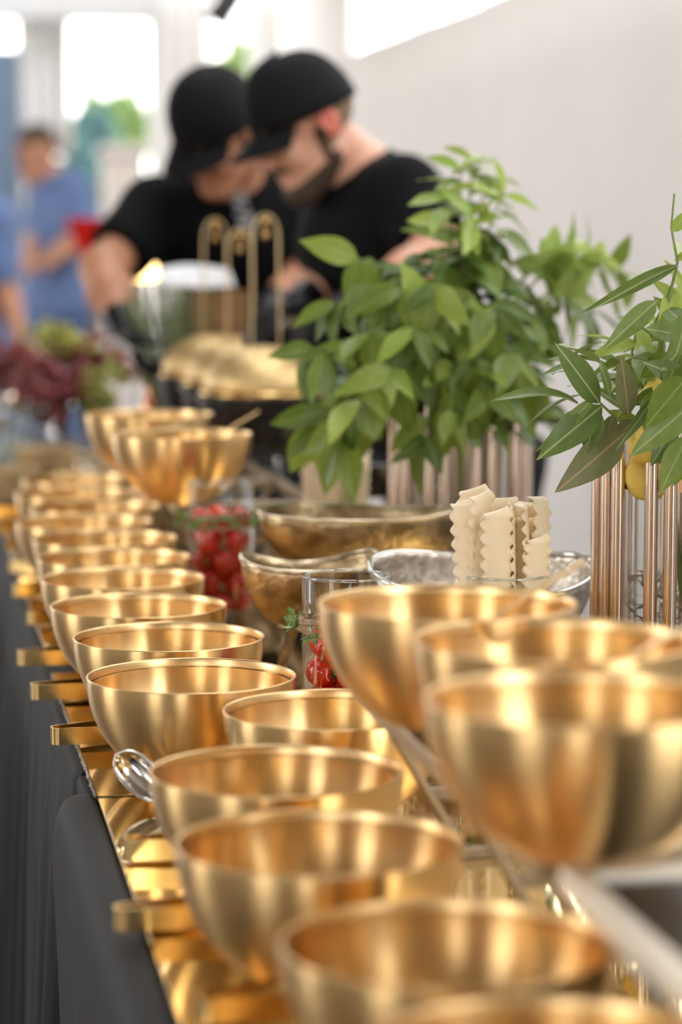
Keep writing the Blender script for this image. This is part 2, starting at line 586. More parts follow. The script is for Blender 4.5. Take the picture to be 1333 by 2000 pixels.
def tree(name, label, px, py, y, rx, rz, n, seed, leafm, lsize):
    r = np.random.default_rng(seed)
    c = at(px, py, y=y)
    e = empty(name, (c.x, y, -0.06), label, 'tree')
    MB().tube([(0, 0, 0), (0.05, 0, c.z * 0.5), (0, 0, c.z)], [0.09, 0.07, 0.04]).build('trunk', M_bark, e)
    mb = MB()
    base = [(-.5, 0, 0), (0, -.0, 0), (.5, 0, 0)]
    for i in range(n):
        d = r.normal(size=3)
        d /= np.linalg.norm(d)
        q = d * (0.55 + 0.45 * r.random()) * np.array([rx, rx, rz]) * (1 + 0.18 * math.sin(d[0] * 7 + d[2] * 5))
        a = r.normal(size=3); a /= np.linalg.norm(a)
        b = np.cross(a, r.normal(size=3)); b /= np.linalg.norm(b)
        s = lsize * (0.6 + 0.8 * r.random())
        p = q + np.array([0, 0, c.z + 0.06])
        mb.add([p - a * s, p + b * s * 0.45, p + a * s, p - b * s * 0.45], [(0, 1, 2, 3)])
    f = mb.build('foliage', leafm, e, smooth=0)
    f['kind'] = 'stuff'
    return e


tree('garden_tree', 'round green tree outside the far opening beside the stone pier', 212, 285, 24.0, 0.40, 0.52, 3000, 3, M_tree, 0.07)
tree('garden_tree', 'sunlit yellow-green tree seen through the narrow far opening', 480, 160, 26.0, 0.30, 0.5, 1500, 4, M_tree, 0.07)
tree('garden_shrub', 'dark blue-green shrub below the round tree outside', 178, 380, 21.5, 0.24, 0.75, 2200, 5, M_hedge, 0.06)

# ------------------------------------------------------------------ tables, cloths and mirror sheets
TABLES = [(0.186, 0.98, 0.95, 2.70, 'nearest the camera under the first gold bowls'),
          (0.186, 0.98, 2.72, 4.33, 'in the middle under the leafy vases'),
          (0.186, 0.80, 4.35, 5.35, 'under the domed chafing dishes'),
          (0.186, 0.50, 5.37, 5.93, 'in front of the bowing cook'),
          (0.186, 0.95, 5.95, 7.30, 'at the far end under the grapes')]
for i, (x0, x1, y0, y1, lab) in enumerate(TABLES):
    cx, cy = (x0 + x1) / 2, (y0 + y1) / 2
    e = empty('banquet_table', (cx, cy, 0), 'folding banquet table ' + lab, 'table', 'tables joined into the buffet')
    hx, hy = (x1 - x0) / 2 - 0.012, (y1 - y0) / 2 - 0.012
    MB().box((-hx, -hy, 0.73), (hx, hy, 0.757)).build('table_top', M_wood, e, smooth=0)
    for sx in (-1, 1):
        for sy in (-1, 1):
            MB().tube([(sx * (hx - 0.06), sy * (hy - 0.06), 0.0), (sx * (hx - 0.06), sy * (hy - 0.06), 0.73)], 0.015).build('leg', M_steel, e)
    # cloth: flat top, rounded edge, hanging pleats on all sides
    seed = i * 3.7

    def loop(t, zfac, x0=x0, x1=x1, y0=y0, y1=y1, seed=seed):
        """closed loop around the table; t in 0..1; zfac 0 top .. 1 floor"""
        Lx, Ly = x1 - x0, y1 - y0
        per = 2 * (Lx + Ly)
        s = t * per
        if s < Ly: p, n = (x0, y1 - s), (-1, 0)
        elif s < Ly + Lx: p, n = (x0 + (s - Ly), y0), (0, -1)
        elif s < 2 * Ly + Lx: p, n = (x1, y0 + (s - Ly - Lx)), (1, 0)
        else: p, n = (x1 - (s - 2 * Ly - Lx), y1), (0, 1)
        gap = 0.002 if n[1] else 0
        amp = 0.030 * max(0, zfac - 0.10) ** 0.8
        if y0 < 1: amp *= 0.06
        o = 0.002 + (0.001 if y0 < 1 else 0.012) * min(1, zfac * 6) + amp * (math.sin(s * 38 + seed) + 0.5 * math.sin(s * 71 + seed * 2)) * (0 if n[1] else 1)
        if n[1]: o = min(o, 0.008)
        return (p[0] + n[0] * o, p[1] + n[1] * o)
    mb = MB()
    nt_ = max(120, int(200 * (y1 - y0)))
    zs = [0.0, 0.008, 0.03, 0.07, 0.14, 0.25, 0.4, 0.55, 0.7, 0.85, 1.0]
    vs, fs = [], []
    for q, zf in enumerate(zs):
        for k in range(nt_):
            x, y = loop(k / nt_, zf)
            if q == 0:
                x, y = x + (0.003 if x < cx else -0.003), y
            vs.append((x - cx, y - cy, ZC - 0.0005 - (0 if q == 0 else zf * (ZC - 0.01))))
    for q in range(len(zs) - 1):
        for k in range(nt_):
            k2 = (k + 1) % nt_
            fs.append((q * nt_ + k, q * nt_ + k2, (q + 1) * nt_ + k2, (q + 1) * nt_ + k))
    fs.append(tuple(range(nt_))[::-1])
    o = MB().add(vs, fs).build('tablecloth', M_cloth, smooth=60, loc=(cx, cy, 0))
    tag(o, 'black floor-length tablecloth on the banquet table ' + lab, 'tablecloth', 'black tablecloths')
    solidify(o, 0.002, 1)

# the looser near cloth: a second black cover whose rounded corner bulges at the table joint
cA = at(62, 1452, z=0.70)


def cover(u, v):
    y = 0.95 + (2.66 - 0.95) * u
    e = max(0.0, (u - 0.93) / 0.07)
    top = min(1.0, v / 0.08)                 # first the top of the table, then over the edge and down
    dn = max(0.0, (v - 0.08) / 0.92)
    z = 0.7665 - 0.006 * top ** 3 - dn * 0.735 - 0.018 * e ** 3
    x = 0.193 - 0.026 * top - 0.016 * (1 - math.exp(-dn * 30)) * math.exp(-dn * 3.5) + 0.012 * dn - 0.006 * dn * (1 + math.sin(y * 14 + 1)) - 0.004 * dn * (1 + math.sin(y * 33))
    return (x, y, z)


o = solidify(MB().grid(cover, 90, 60).build('table_runner', M_cloth, smooth=180), 0.002, 0)
tag(o, 'plain black cloth panel hanging over the front edge of the nearest table', 'table cloth')

SHEETS = [(0.195, 0.955, 0.98, 2.545, 'nearest to the camera, under the first gold bowls', 0.0012),
          (0.195, 0.236, 2.56, 3.30, 'narrow edge strip with a torn film border', 0.0),
          (0.2372, 0.955, 2.56, 3.42, 'in front of the pasta glass and leafy vases', 0.0),
          (0.197, 0.955, 3.43, 4.30, 'under the far glass of tomatoes', 0.0),
          (0.197, 0.78, 4.37, 5.30, 'under the far riser with two gold bowls', 0.0)]
for x0, x1, y0, y1, lab, dz in SHEETS:
    e = bevel(MB().box((x0, y0, ZC + 0.003), (x1, y1, ZT + dz)).build('mirror_sheet', M_mirror, smooth=0), 0.0008, 1)
    tag(e, 'gold mirrored sheet on the table, ' + lab, 'mirror sheet', 'gold mirror sheets covering the buffet')
    if x1 < 0.3:
        mb = MB()
        n = 90
        vs, fs = [], []
        for k in range(n + 1):
            y = y0 + (y1 - y0) * k / n
            r_ = random.random()
            vs += [(x0 - 0.0005, y, ZT + 0.0006), (x0 - 0.0015 - 0.002 * r_, y, ZT + 0.0002), (x0 - 0.0012 - 0.0025 * random.random(), y, ZC + 0.004), (x0 - 0.0005, y, ZC + 0.002)]
        for k in range(n):
            for j in range(4):
                j2 = (j + 1) % 4
                fs.append((k * 4 + j, k * 4 + j2, k * 4 + 4 + j2, k * 4 + 4 + j))
        mb.add(vs, fs).build('torn_film_edge', M_film, e, smooth=0)

# ------------------------------------------------------------------ gold bowls
R, H = 0.110, 0.108
prof = []
fr = 0.034
for k in range(0, 29):                       # outside, foot to rim
    a = math.acos(fr / R) * (1 - k / 28)
    prof.append((R * math.cos(a), H - R * math.sin(a) * (H / (R * math.sin(math.acos(fr / R))))))
outer = [(0.0005, 0.0)] + prof
lip = [(R - 0.0002, H + 0.0006), (R - 0.0008, H + 0.0009)]
Ri = R - 0.0062
inner = []
for k in range(0, 27):
    a = PI / 2 * k / 26
    inner.append((max(0.0005, Ri * math.cos(a)), H - 0.0085 - (H - 0.0135) * math.sin(a)))
BOWL = MB().lathe(outer, 96).mesh('bowl_shell', 60)
BAND = MB().lathe([(R, H), (R - 0.0002, H + 0.0006), (R - 0.0008, H + 0.0009), (R - 0.0018, H + 0.0008), (R - 0.0024, H - 0.0002), (R - 0.0030, H - 0.0074), (R - 0.0026, H - 0.0076)], 96).mesh('rim_band', 60)
INNER = MB().lathe([(R - 0.0046, H - 0.0090), (R - 0.0050, H - 0.0085)] + inner, 96).mesh('bowl_lining', 60)


def gold_bowl(p, label, group, rz=0.0):
    e = empty('gold_bowl', p, label, 'bowl', group, (0, 0, rz))
    obj('bowl_shell', BOWL, M_bowl, e)
    obj('rim_band', BAND, M_rim, e)
    obj('bowl_lining', INNER, M_bowl, e)
    return e


ZR = ZT + H + 0.001
ROW = [(1085, 2062), (875, 1842), (624, 1646), (541, 1506), (374, 1318), (330, 1242), (271, 1181), (240, 1128), (222, 1087), (205, 1050),
       (164, 1018), (186, 988), (150, 961), (156, 934)]
ORD = ['first', 'second', 'third', 'fourth', 'fifth', 'sixth', 'seventh', 'eighth', 'ninth', 'tenth', 'eleventh', 'twelfth', 'thirteenth', 'fourteenth']
bowl_pos = []
for i, (px, py) in enumerate(ROW):
    p = at(px, py, z=ZR)
    dz = 0.0012 if p.y < 2.5 else 0
    bowl_pos.append((p.x, p.y))
    gold_bowl((p.x, p.y, ZT + dz), 'brushed gold bowl, %s from the camera in the row along the table edge' % ORD[i], 'gold bowls along the table edge', i * 0.7)
p = at(656, 1384, z=ZR)
gold_bowl((p.x, p.y, ZT), 'empty gold bowl set back from the edge row, in front of the near tomato glass', 'gold bowls on the table')

# ------------------------------------------------------------------ risers with their raised bowls
ZRI = 0.922


def riser(name, label, x0, x1, y0, y1, mrail, ycross, black=None, legs=None, z=ZRI):
    e = empty(name, ((x0 + x1) / 2, (y0 + y1) / 2, ZT), label, 'riser', 'bar-frame risers carrying raised bowls')
    cx, cy = (x0 + x1) / 2, (y0 + y1) / 2
    zt = z - ZT - 0.0105
    for x in (x0, x1):
        bevel(MB().bar((x - cx, y0 - cy, zt), (x - cx, y1 - cy, zt), 0.015, 0.018).build('side_rail', mrail, e, smooth=0), 0.002)
    for y in ycross:
        bevel(MB().bar((x0 - cx + 0.01, y - cy, zt - 0.0005), (x1 - cx - 0.01, y - cy, zt - 0.0005), 0.020, 0.017).build('cross_rail', mrail, e, smooth=0), 0.003)
    for y in legs:
        for s, x in ((1, x0), (-1, x1)):
            bevel(MB().bar((x - cx, y - cy, zt - 0.008), (x - cx + s * 0.075, y - cy + 0.02, 0.006), 0.008, 0.014, (0, 1, 0)).build('leg', mrail, e, smooth=0), 0.002)
        MB().bar((x0 - cx + 0.07, y - cy + 0.02, 0.006), (x1 - cx - 0.07, y - cy + 0.02, 0.006), 0.012, 0.008).build('foot_bar', mrail, e, smooth=0)
        MB().bar((x0 - cx + 0.04, y - cy + 0.01, zt - 0.075), (x1 - cx - 0.04, y - cy + 0.01, zt - 0.075), 0.010, 0.010).build('brace', mrail, e, smooth=0)
    if black:
        y0b, y1b = black
        bevel(MB().box((x0 - cx + 0.011, y0b - cy, zt - 0.008), (x1 - cx - 0.011, y1b - cy, zt + 0.002)).build('top_plate', M_black, e, smooth=0), 0.002)
        MB().box((x0 - cx + 0.075, y0b - cy, 0.001), (x0 - cx + 0.083, y1b - cy, zt - 0.0105)).build('side_panel', mat('riser side', (0.30, 0.26, 0.22), 0.5, 0.2, var=0.1), e, smooth=0)
    return e


riser('bowl_riser', 'bronze bar-frame riser under the three near raised gold bowls', 0.430, 0.650, 1.655, 2.36, M_riser, (1.68, 2.02, 2.34), legs=(1.90, 2.22))
riser('bowl_riser', 'bar-frame riser coloured pale as lit with a black top at the right bottom corner', 0.440, 0.700, 1.05, 1.630, M_riserlit, (1.618, 1.07), black=(1.085, 1.604), legs=(1.15, 1.5))
riser('bowl_riser', 'bronze bar-frame riser under the far pair of raised gold bowls', 0.436, 0.650, 3.96, 4.78, M_riser, (3.98, 4.36, 4.76), legs=(4.12, 4.42, 4.68))
e = riser('bowl_riser', 'low bronze bar-frame riser behind the far tomato glass', 0.70, 0.92, 3.95, 4.30, M_riser, (3.97, 4.28), legs=(4.06, 4.22), z=0.91)

UP = [((875, 1175), 'raised gold bowl with a spoon handle in it, beside the near tomato glass'),
      ((1085, 1247), 'raised gold bowl with a pale spoon handle, middle of the near riser'),
      ((1147, 1362), 'largest-looking raised gold bowl, nearest on the riser at the right edge'),
      ((355, 846), 'raised gold bowl with a spoon in it, above the far tomato glass'),
      ((292, 808), 'raised gold bowl farthest away, partly hidden behind another raised bowl')]
up_pos = []
for (px, py), lab in UP:
    p = at(px, py, z=ZRI + H + 0.001)
    up_pos.append(p)
    gold_bowl((p.x, p.y, ZRI), lab, 'raised gold bowls on risers')

# ------------------------------------------------------------------ tongs lying at the table edge
pts = []
L, wd = 0.215, 0.020
for k in range(9):
    t = k / 8
    pts.append((L * (1 - t) + 0.004, -(wd * 0.45 + 0.022 * math.sin(PI * (1 - t) * 0.55)), 0))
for k in range(1, 8):
    a = -PI / 2 - PI * k / 8
    pts.append((0.004 + 0.007 * math.cos(a), wd * 0.45 * math.sin(a), 0))
for k in range(9):
    t = k / 8
    pts.append((0.004 + L * t, wd * 0.45 + 0.022 * math.sin(PI * t * 0.55), 0))
wds = [0.026 if (p[0] > 0.17) else 0.019 for p in pts]
TONG = MB().strap(pts, wds, 0.0013, (0, 0, 1)).mesh('tong_arms', 50)
DIMP = MB().sphere((0.020, -0.0105, 0), 0.005, 14, 8, (1.3, 0.35, 1)).sphere((0.020, 0.0105, 0), 0.005, 14, 8, (1.3, 0.35, 1)).mesh('grip_dimple', 180)
TONGS = [(106, 1458, 0, 'third bowl of the sharp row, closest to the torn film edge', 5), (66, 1370, -3, '', 3), (39, 1303, -2, '', 2), (58, 1222, 6, '', 8), (30, 1168, 10, '', 12),
         (232, 1822, 5, '', 0), (250, 1683, 9, '', -6), (395, 2002, 12, '', 4), (-18, 1046, 6, '', 5), (-30, 1012, 8, '', 8), (22, 1120, 5, '', -4)]
TLAB = ['gold tongs jutting over the table edge beside the sharpest gold bowl',
        'gold tongs jutting over the table edge beside the sixth bowl from the camera',
        'gold tongs jutting over the table edge beside the seventh bowl from the camera',
        'gold tongs lying at the table edge beside the eighth bowl from the camera',
        'gold tongs lying at the table edge beside the ninth bowl from the camera',
        'blurred gold tongs jutting over the black cloth beside the third bowl from the camera',
        'gold tongs at the table edge just below the upright steel spoon',
        'blurred gold tongs at the bottom edge beside the second bowl from the camera',
        'blurred gold tongs at the left edge, nearer of the far pair',
        'blurred gold tongs at the left edge, farther of the far pair',
        'gold tongs lying at the table edge between the ninth and tenth bowls from the camera']
for (px, py, dz, _, ang), lab in zip(TONGS, TLAB):
    p = at(px, py, z=ZT + 0.002)
    a = math.radians(ang + 8)
    e = empty('serving_tongs', (p.x, p.y, ZT + 0.0145), lab, 'tongs', 'gold tongs along the table edge', (0, 0, a))
    obj('tong_arms', TONG, M_tong, e)
    obj('grip_dimple', DIMP, M_tong, e)


# ------------------------------------------------------------------ spoons
def spoon_meshes(L, hw, bl, bw, bd):
    """spoon lying along +y, handle end at L, bowl at origin"""
    def fn(u, v):
        s = (u - 0.5) * 2
        pr = math.sqrt(max(0.0, 1 - (2 * v - 1) ** 2))
        x = s * bw / 2 * max(pr, 0.02)
        z = -bd * (1 - s * s) * pr
        return (x, -bl / 2 + v * bl, z)
    head = MB().grid(fn, 10, 14).mesh('spoon_head', 180)
    hp = [(0, bl / 2 - 0.004 + (L - bl / 2) * k / 8, 0.006 * math.sin(PI * k / 8)) for k in range(9)]
    hnd = MB().strap(hp, [hw * (0.7 + 0.5 * (k / 8) ** 2) for k in range(9)], 0.0025, (1, 0, 0)).mesh('spoon_handle', 50)
    return head, hnd


SPOONS = spoon_meshes(0.26, 0.014, 0.08, 0.055, 0.014)


def spoon(name, label, loc, tip, m, meshes=SPOONS, roll=0.0):
    """bowl of the spoon at loc, handle pointing to tip"""
    d = (Vector(tip) - Vector(loc)).normalized()
    q = d.to_track_quat('Y', 'Z')
    e = empty(name, loc, label, 'spoon')
    e.rotation_mode = 'QUATERNION'
    e.rotation_quaternion = q @ Matrix.Rotation(roll, 3, 'Y').to_quaternion()
    solidify(obj('spoon_head', meshes[0].copy(), m, e), 0.0018, 0)
    obj('spoon_handle', meshes[1].copy(), m, e)
    return e


def spoon_in_bowl(i, label, px, py):
    c = up_pos[i]
    tip = at(px, py, y=c.y - 0.02)
    dh = Vector((tip.x - c.x, tip.y - c.y, 0)).normalized()
    base = Vector((c.x, c.y, ZRI + 0.030)) - dh * 0.035
    spoon('serving_spoon', label, base, tip, M_goldspoon, spoon_meshes((tip - base).length, 0.012, 0.05, 0.04, 0.010))


spoon_in_bowl(0, 'pale gold spoon handle leaning out of the raised bowl beside the pasta glass', 1150, 1090)
spoon_in_bowl(1, 'pale gold spoon handle leaning out to the right edge from the middle raised bowl', 1395, 1203)
spoon_in_bowl(3, 'gold spoon leaning out of the raised bowl above the far tomato glass', 510, 800)

# upright steel scoop with its foot on the mirror
p = at(268, 1580, z=ZT + 0.002)
spoon('steel_spoon', 'shiny steel spoon propped on the mirror below the sharpest gold bowl', (p.x + 0.004, p.y + 0.006, ZT + 0.034), (p.x + 0.075, p.y - 0.030, ZT - 0.034), M_spoon,
      spoon_meshes(0.062, 0.009, 0.066, 0.036, 0.013), 1.15)

# ------------------------------------------------------------------ glasses of tomatoes and pasta


def glass(px, w_px, y, label, h=0.193, r=0.0495):
    d = ray(px, 453)
    p = CAM + d * ((y - CAM.y) / d.y)
    e = empty('glass_cylinder', (p.x, y, ZT), label, 'glass', 'straight glass cylinders')
    MB().lathe([(0.0005, 0.0), (r - 0.002, 0.0), (r, 0.002), (r, h)], 64).build('glass_wall', M_glass, e, smooth=60)
    MB().lathe([(0.0005, 0.007), (r - 0.004, 0.007)], 48).build('glass_base', M_glassrim, e, smooth=60)
    MB().lathe([(r - 0.0014 + 0.0016 * math.cos(a), h + 0.0016 * math.sin(a)) for a in [2 * PI * k / 8 for k in range(8)]], 64, True).build('glass_rim', M_glassrim, e, smooth=180)
    return e


g1 = glass(677, 177, 2.76, 'near clear glass of red tomatoes tied with twine and thyme, behind the raised bowl')
g2 = glass(428, 133, 3.73, 'far clear glass packed with red tomatoes and tied with twine and thyme', h=0.203)
g3 = glass(990, 176, 2.74, 'clear glass holding wavy pasta ribbons in front of the silver bowl')
g4 = glass(659, 122, 3.95, 'far clear glass of wavy pasta ribbons below the leafy bouquet', h=0.2)

TOM = MB()
vs, fs = [], []
TOM.lathe([(0.0005, -1.0), (0.20, -0.97), (0.45, -0.86), (0.72, -0.64), (0.92, -0.30), (1.0, 0.05), (0.95, 0.40), (0.78, 0.70), (0.52, 0.88), (0.28, 0.95), (0.12, 0.93), (0.0005, 0.90)], 20)
TOMM = TOM.mesh('tomato_body', 180)
cal = MB()
for k in range(5):
    a = 2 * PI * k / 5
    cal.tube([(0, 0, 0.92), (0.25 * math.cos(a), 0.25 * math.sin(a), 1.0), (0.5 * math.cos(a), 0.5 * math.sin(a), 0.98)], [0.09, 0.07, 0.01], 5)
cal.tube([(0, 0, 0.9), (0.02, 0.05, 1.25)], 0.05, 5)
CALM = cal.mesh('calyx', 180)


def tomatoes(g, n_layers, r, step, seed, group, label):
    rr = random.Random(seed)
    cnt = 0
    for Lr in range(n_layers):
        z = 0.008 + r * 1.02 + Lr * step
        k = 4
        rad = 0.0465 - r * 1.05
        for j in range(k + (1 if Lr % 2 else 0)):
            if j == k:
                x = y = 0.0
                zz = z + step * 0.45
            else:
                a = 2 * PI * (j + 0.5 * (Lr % 2)) / k + rr.uniform(-.12, .12)
                x, y = rad * math.cos(a), rad * math.sin(a)
                zz = z + rr.uniform(-.002, .002)
            e = empty('tomato', (g.location.x + x, g.location.y + y, ZT + zz), label, 'tomato', group, (rr.uniform(0, 3.1), rr.uniform(0, 3.1), rr.uniform(0, 6)))
            s = r * rr.uniform(0.93, 1.03)
            e.scale = (s, s, s * rr.uniform(1.0, 1.12))
            obj('tomato_body', TOMM, M_tomato, e)
            obj('calyx', CALM, M_calyx, e)


tomatoes(g1, 4, 0.0175, 0.030, 1, 'red tomatoes in the near glass', 'small red tomato packed in the near glass')
tomatoes(g2, 5, 0.0172, 0.031, 2, 'red tomatoes in the far glass', 'small red tomato packed in the far glass')


def tie(g, z, r, seed):
    rr = random.Random(seed)
    pts = []
    for k in range(97):
        a = 2 * PI * 3 * k / 96
        pts.append(((r + 0.002) * math.cos(a), (r + 0.002) * math.sin(a), z + 0.016 * (k / 96 - 0.5) + 0.006 * math.sin(a * 0.7 + 1)))
    tw = MB().tube(pts, 0.0024, 6)
    tw.build('twine', M_twine, g, smooth=180)
    kp = []
    for s in (-1, 1):
        MB().tube([((r + 0.003) * math.cos(-1.9), (r + 0.003) * math.sin(-1.9), z), ((r + 0.008) * math.cos(-1.9 + s * .25), (r + 0.012) * math.sin(-1.9 + s * .25), z - 0.012), ((r + 0.007) * math.cos(-1.9 + s * .35), (r + 0.007) * math.sin(-1.9 + s * .35), z - 0.034)], 0.0016, 6).build('twine_end', M_twine, g, smooth=180)
    for k in range(7):
        a0 = 2 * PI * k / 7 + rr.uniform(-.2, .2)
        mb = MB()
        sp = []
        for j in range(7):
            a = a0 + 0.13 * j
            sp.append(Vector(((r + 0.004 + 0.001 * j) * math.cos(a), (r + 0.004 + 0.001 * j) * math.sin(a), z + rr.uniform(-.004, .004) + 0.005 * math.sin(j + k))))
        mb.tube(sp, 0.0008, 5)
        for q in sp:
            for _ in range(2):
                d = Vector((q.x, q.y, 0)).normalized() * 0.004 + Vector((rr.uniform(-1, 1), rr.uniform(-1, 1), rr.uniform(-1, 1))) * 0.006
                n_ = d.cross(Vector((rr.uniform(-1, 1), rr.uniform(-1, 1), rr.uniform(-1, 1)))).normalized() * 0.0042
                d = d.normalized() * 0.015
                mb.add([q, q + d * 0.5 + n_, q + d, q + d * 0.5 - n_], [(0, 1, 2, 3)])
        mb.build('thyme_sprig', M_thyme, g, smooth=0)


tie(g1, 0.140, 0.0495, 5)
tie(g2, 0.150, 0.0495, 6)
tie(g3, 0.11, 0.0495, 7)


def pasta_mesh(L, wd, seed, curl=0.0):
    rr = random.Random(seed)
    nw = rr.uniform(17, 19)
    ph = rr.uniform(0, 6)
    bend = rr.uniform(-.006, .006)

    def fn(u, v):
        s = (u - 0.5) * 2
        e = abs(s)
        ruf = max(0.0, (e - 0.60) / 0.40) ** 1.2
        t = v * nw * 2 * PI + ph + (0.8 if s > 0 else 0)
        x = s * wd / 2 * (1 - 0.06 * ruf) + 0.0024 * ruf * math.cos(t) * (1 if s > 0 else -1)
        y = 0.0030 * ruf * math.sin(t) + bend * math.sin(PI * v) + 0.004 * s * s
        z = v * L
        tipc = max(0, v - 0.975) / 0.025
        if curl and v > 0.93:                  # the end of some ribbons bends over
            t2 = (v - 0.93) / 0.07 * 2.6 * curl
            rc = L * 0.07 / (2.6 * curl)
            return (x, y + rc * (1 - math.cos(t2)), L * 0.93 + rc * math.sin(t2))
        return (x * (1 - 0.25 * tipc), y + 0.004 * tipc * tipc, z + 0.004 * s * tipc)
    me = MB().grid(fn, 12, 150).mesh('pasta_ribbon', 180)
    return me


CURL = [0.0, 0.9, 0.35, 0.0, 0.0]
PASTA = [pasta_mesh(Lp, wp, sd, cu) for (Lp, wp, sd), cu in zip(((0.266, 0.036, 1), (0.264, 0.031, 2), (0.276, 0.038, 3), (0.262, 0.030, 4), (0.232, 0.034, 5)), CURL)]


def pasta(g, spots, group, label, seed, zs=1.0):
    rr = random.Random(seed)
    for i, (x, y, rz, tx, mi) in enumerate(spots):
        o = obj('pasta_ribbon', PASTA[mi], M_pasta, loc=(g.location.x + x, g.location.y + y, ZT + 0.0085))
        o.rotation_euler = (rr.uniform(-.015, .015), tx, rz)
        o.scale = (1, 1, zs * rr.uniform(0.96, 1.06))
        if not o.modifiers:
            solidify(o, 0.0016, 0)
        tag(o, label, 'pasta', group)


SP = [(-0.030, -0.024, -0.45, -0.075, 2), (-0.011, -0.037, 0.06, -0.02, 0), (0.009, -0.022, 1.38, 0.012, 3), (0.0165, -0.020, 1.30, 0.02, 1), (0.026, -0.031, 0.30, 0.03, 4),
      (0.033, -0.014, 0.85, 0.075, 2), (0.018, -0.006, 0.25, 0.03, 1), (-0.036, -0.004, -1.0, -0.06, 1), (-0.018, -0.010, 0.5, -0.045, 0), (0.0, 0.008, 0.1, 0.0, 2),
      (0.022, 0.014, 0.5, 0.03, 1), (-0.022, 0.022, -0.2, -0.03, 0), (0.002, 0.030, 0.1, 0.0, 2), (0.024, 0.028, -0.5, 0.04, 1)]
pasta(g3, SP, 'pasta ribbons in the near glass', 'cream wavy-edged pasta ribbon standing in the near pasta glass', 4)
pasta(g4, SP, 'pasta ribbons in the far glass', 'cream wavy-edged pasta ribbon standing in the blurred pasta glass under the leaves', 8, 0.9)


# ------------------------------------------------------------------ hammered bowls
def organic_bowl(name, label, loc, rx, ry, h, wav, rz, m, legs=0, leg_h=0.0, fr=0.35, ph=0.0, lift=0.0):
    """oval beaten bowl with an uneven rim; loc at its base"""
    e = empty(name, loc, label, 'bowl', None, (0, 0, rz))
    zb = leg_h

    def fn(u, v):
        a = 2 * PI * u
        q = fr + (1 - fr) * math.sin(v * PI / 2) if v > 0 else fr
        up = (1 - math.cos(v * PI / 2)) ** 0.85
        rim = 1 + wav * (math.cos(2 * a + ph) * 0.7 + 0.3 * math.sin(3 * a + ph * 2))
        z = zb + h * up * (1 + (rim - 1) * v)
        return (rx * q * math.cos(a), ry * q * math.sin(a), z)
    mb = MB().grid(fn, 72, 16)
    n = len(mb.v)
    c = (0, 0, zb)
    mb.v.append(c)
    mb.f += [(i + 1, i, n) for i in range(72)]
    o = mb.build('bowl_body', m, e, smooth=180)
    solidify(o, 0.004, -1)
    rp = [Vector(fn(k / 72, 1.0)) for k in range(73)]
    mb = MB().tube(rp, 0.0028, 8, False)
    mb.build('bowl_rim', M_spoon if m is M_hamS else M_rimH, e, smooth=180)
    if legs:
        for k in range(legs):
            a = 2 * PI * k / legs + 0.5
            MB().tube([(rx * fr * 1.15 * math.cos(a), ry * fr * 1.15 * math.sin(a), zb + 0.008), (rx * 0.5 * math.cos(a), ry * 0.5 * math.sin(a), zb * 0.6), (rx * 0.66 * math.cos(a), ry * 0.66 * math.sin(a), 0.005)], [0.010, 0.007, 0.006], 8).build('leg', m, e, smooth=180)
    else:
        MB().lathe([(rx * fr * 0.9, zb), (rx * fr * 0.98, zb * 0.5), (rx * fr * 1.0, 0.0), (rx * fr * 0.9, 0.0)], 40).build('foot_ring', m, e, smooth=60)
    return e


M_rimH = mat('worn bronze rim', (0.80, 0.66, 0.46), 0.25, 1, var=0.2, scale=30)
p = at(606, 1090, y=3.14)
organic_bowl('hammered_bowl', 'small beaten bronze bowl on splayed legs between the two tomato glasses', (p.x, 3.14, ZT), 0.088, 0.072, 0.084, 0.13, 0.15, M_hamG, 4, 0.076, 0.3, 0.25)
p = at(702, 1000, y=3.42)
organic_bowl('hammered_bowl', 'wide dark bronze beaten bowl in front of the far pasta glass', (p.x, 3.40, ZT), 0.141, 0.100, 0.085, 0.06, 0.0, M_hamG, 0, 0.108, 0.42, 0.9)
p = at(932, 1100, y=3.06)
organic_bowl('hammered_bowl', 'wide speckled silver beaten bowl behind the near pasta glass', (p.x, 3.05, ZT + 0.004), 0.140, 0.108, 0.100, 0.10, 0.0, M_hamS, 0, 0.056, 0.42, 0.35).rotation_euler = (0.14, 0, 0)

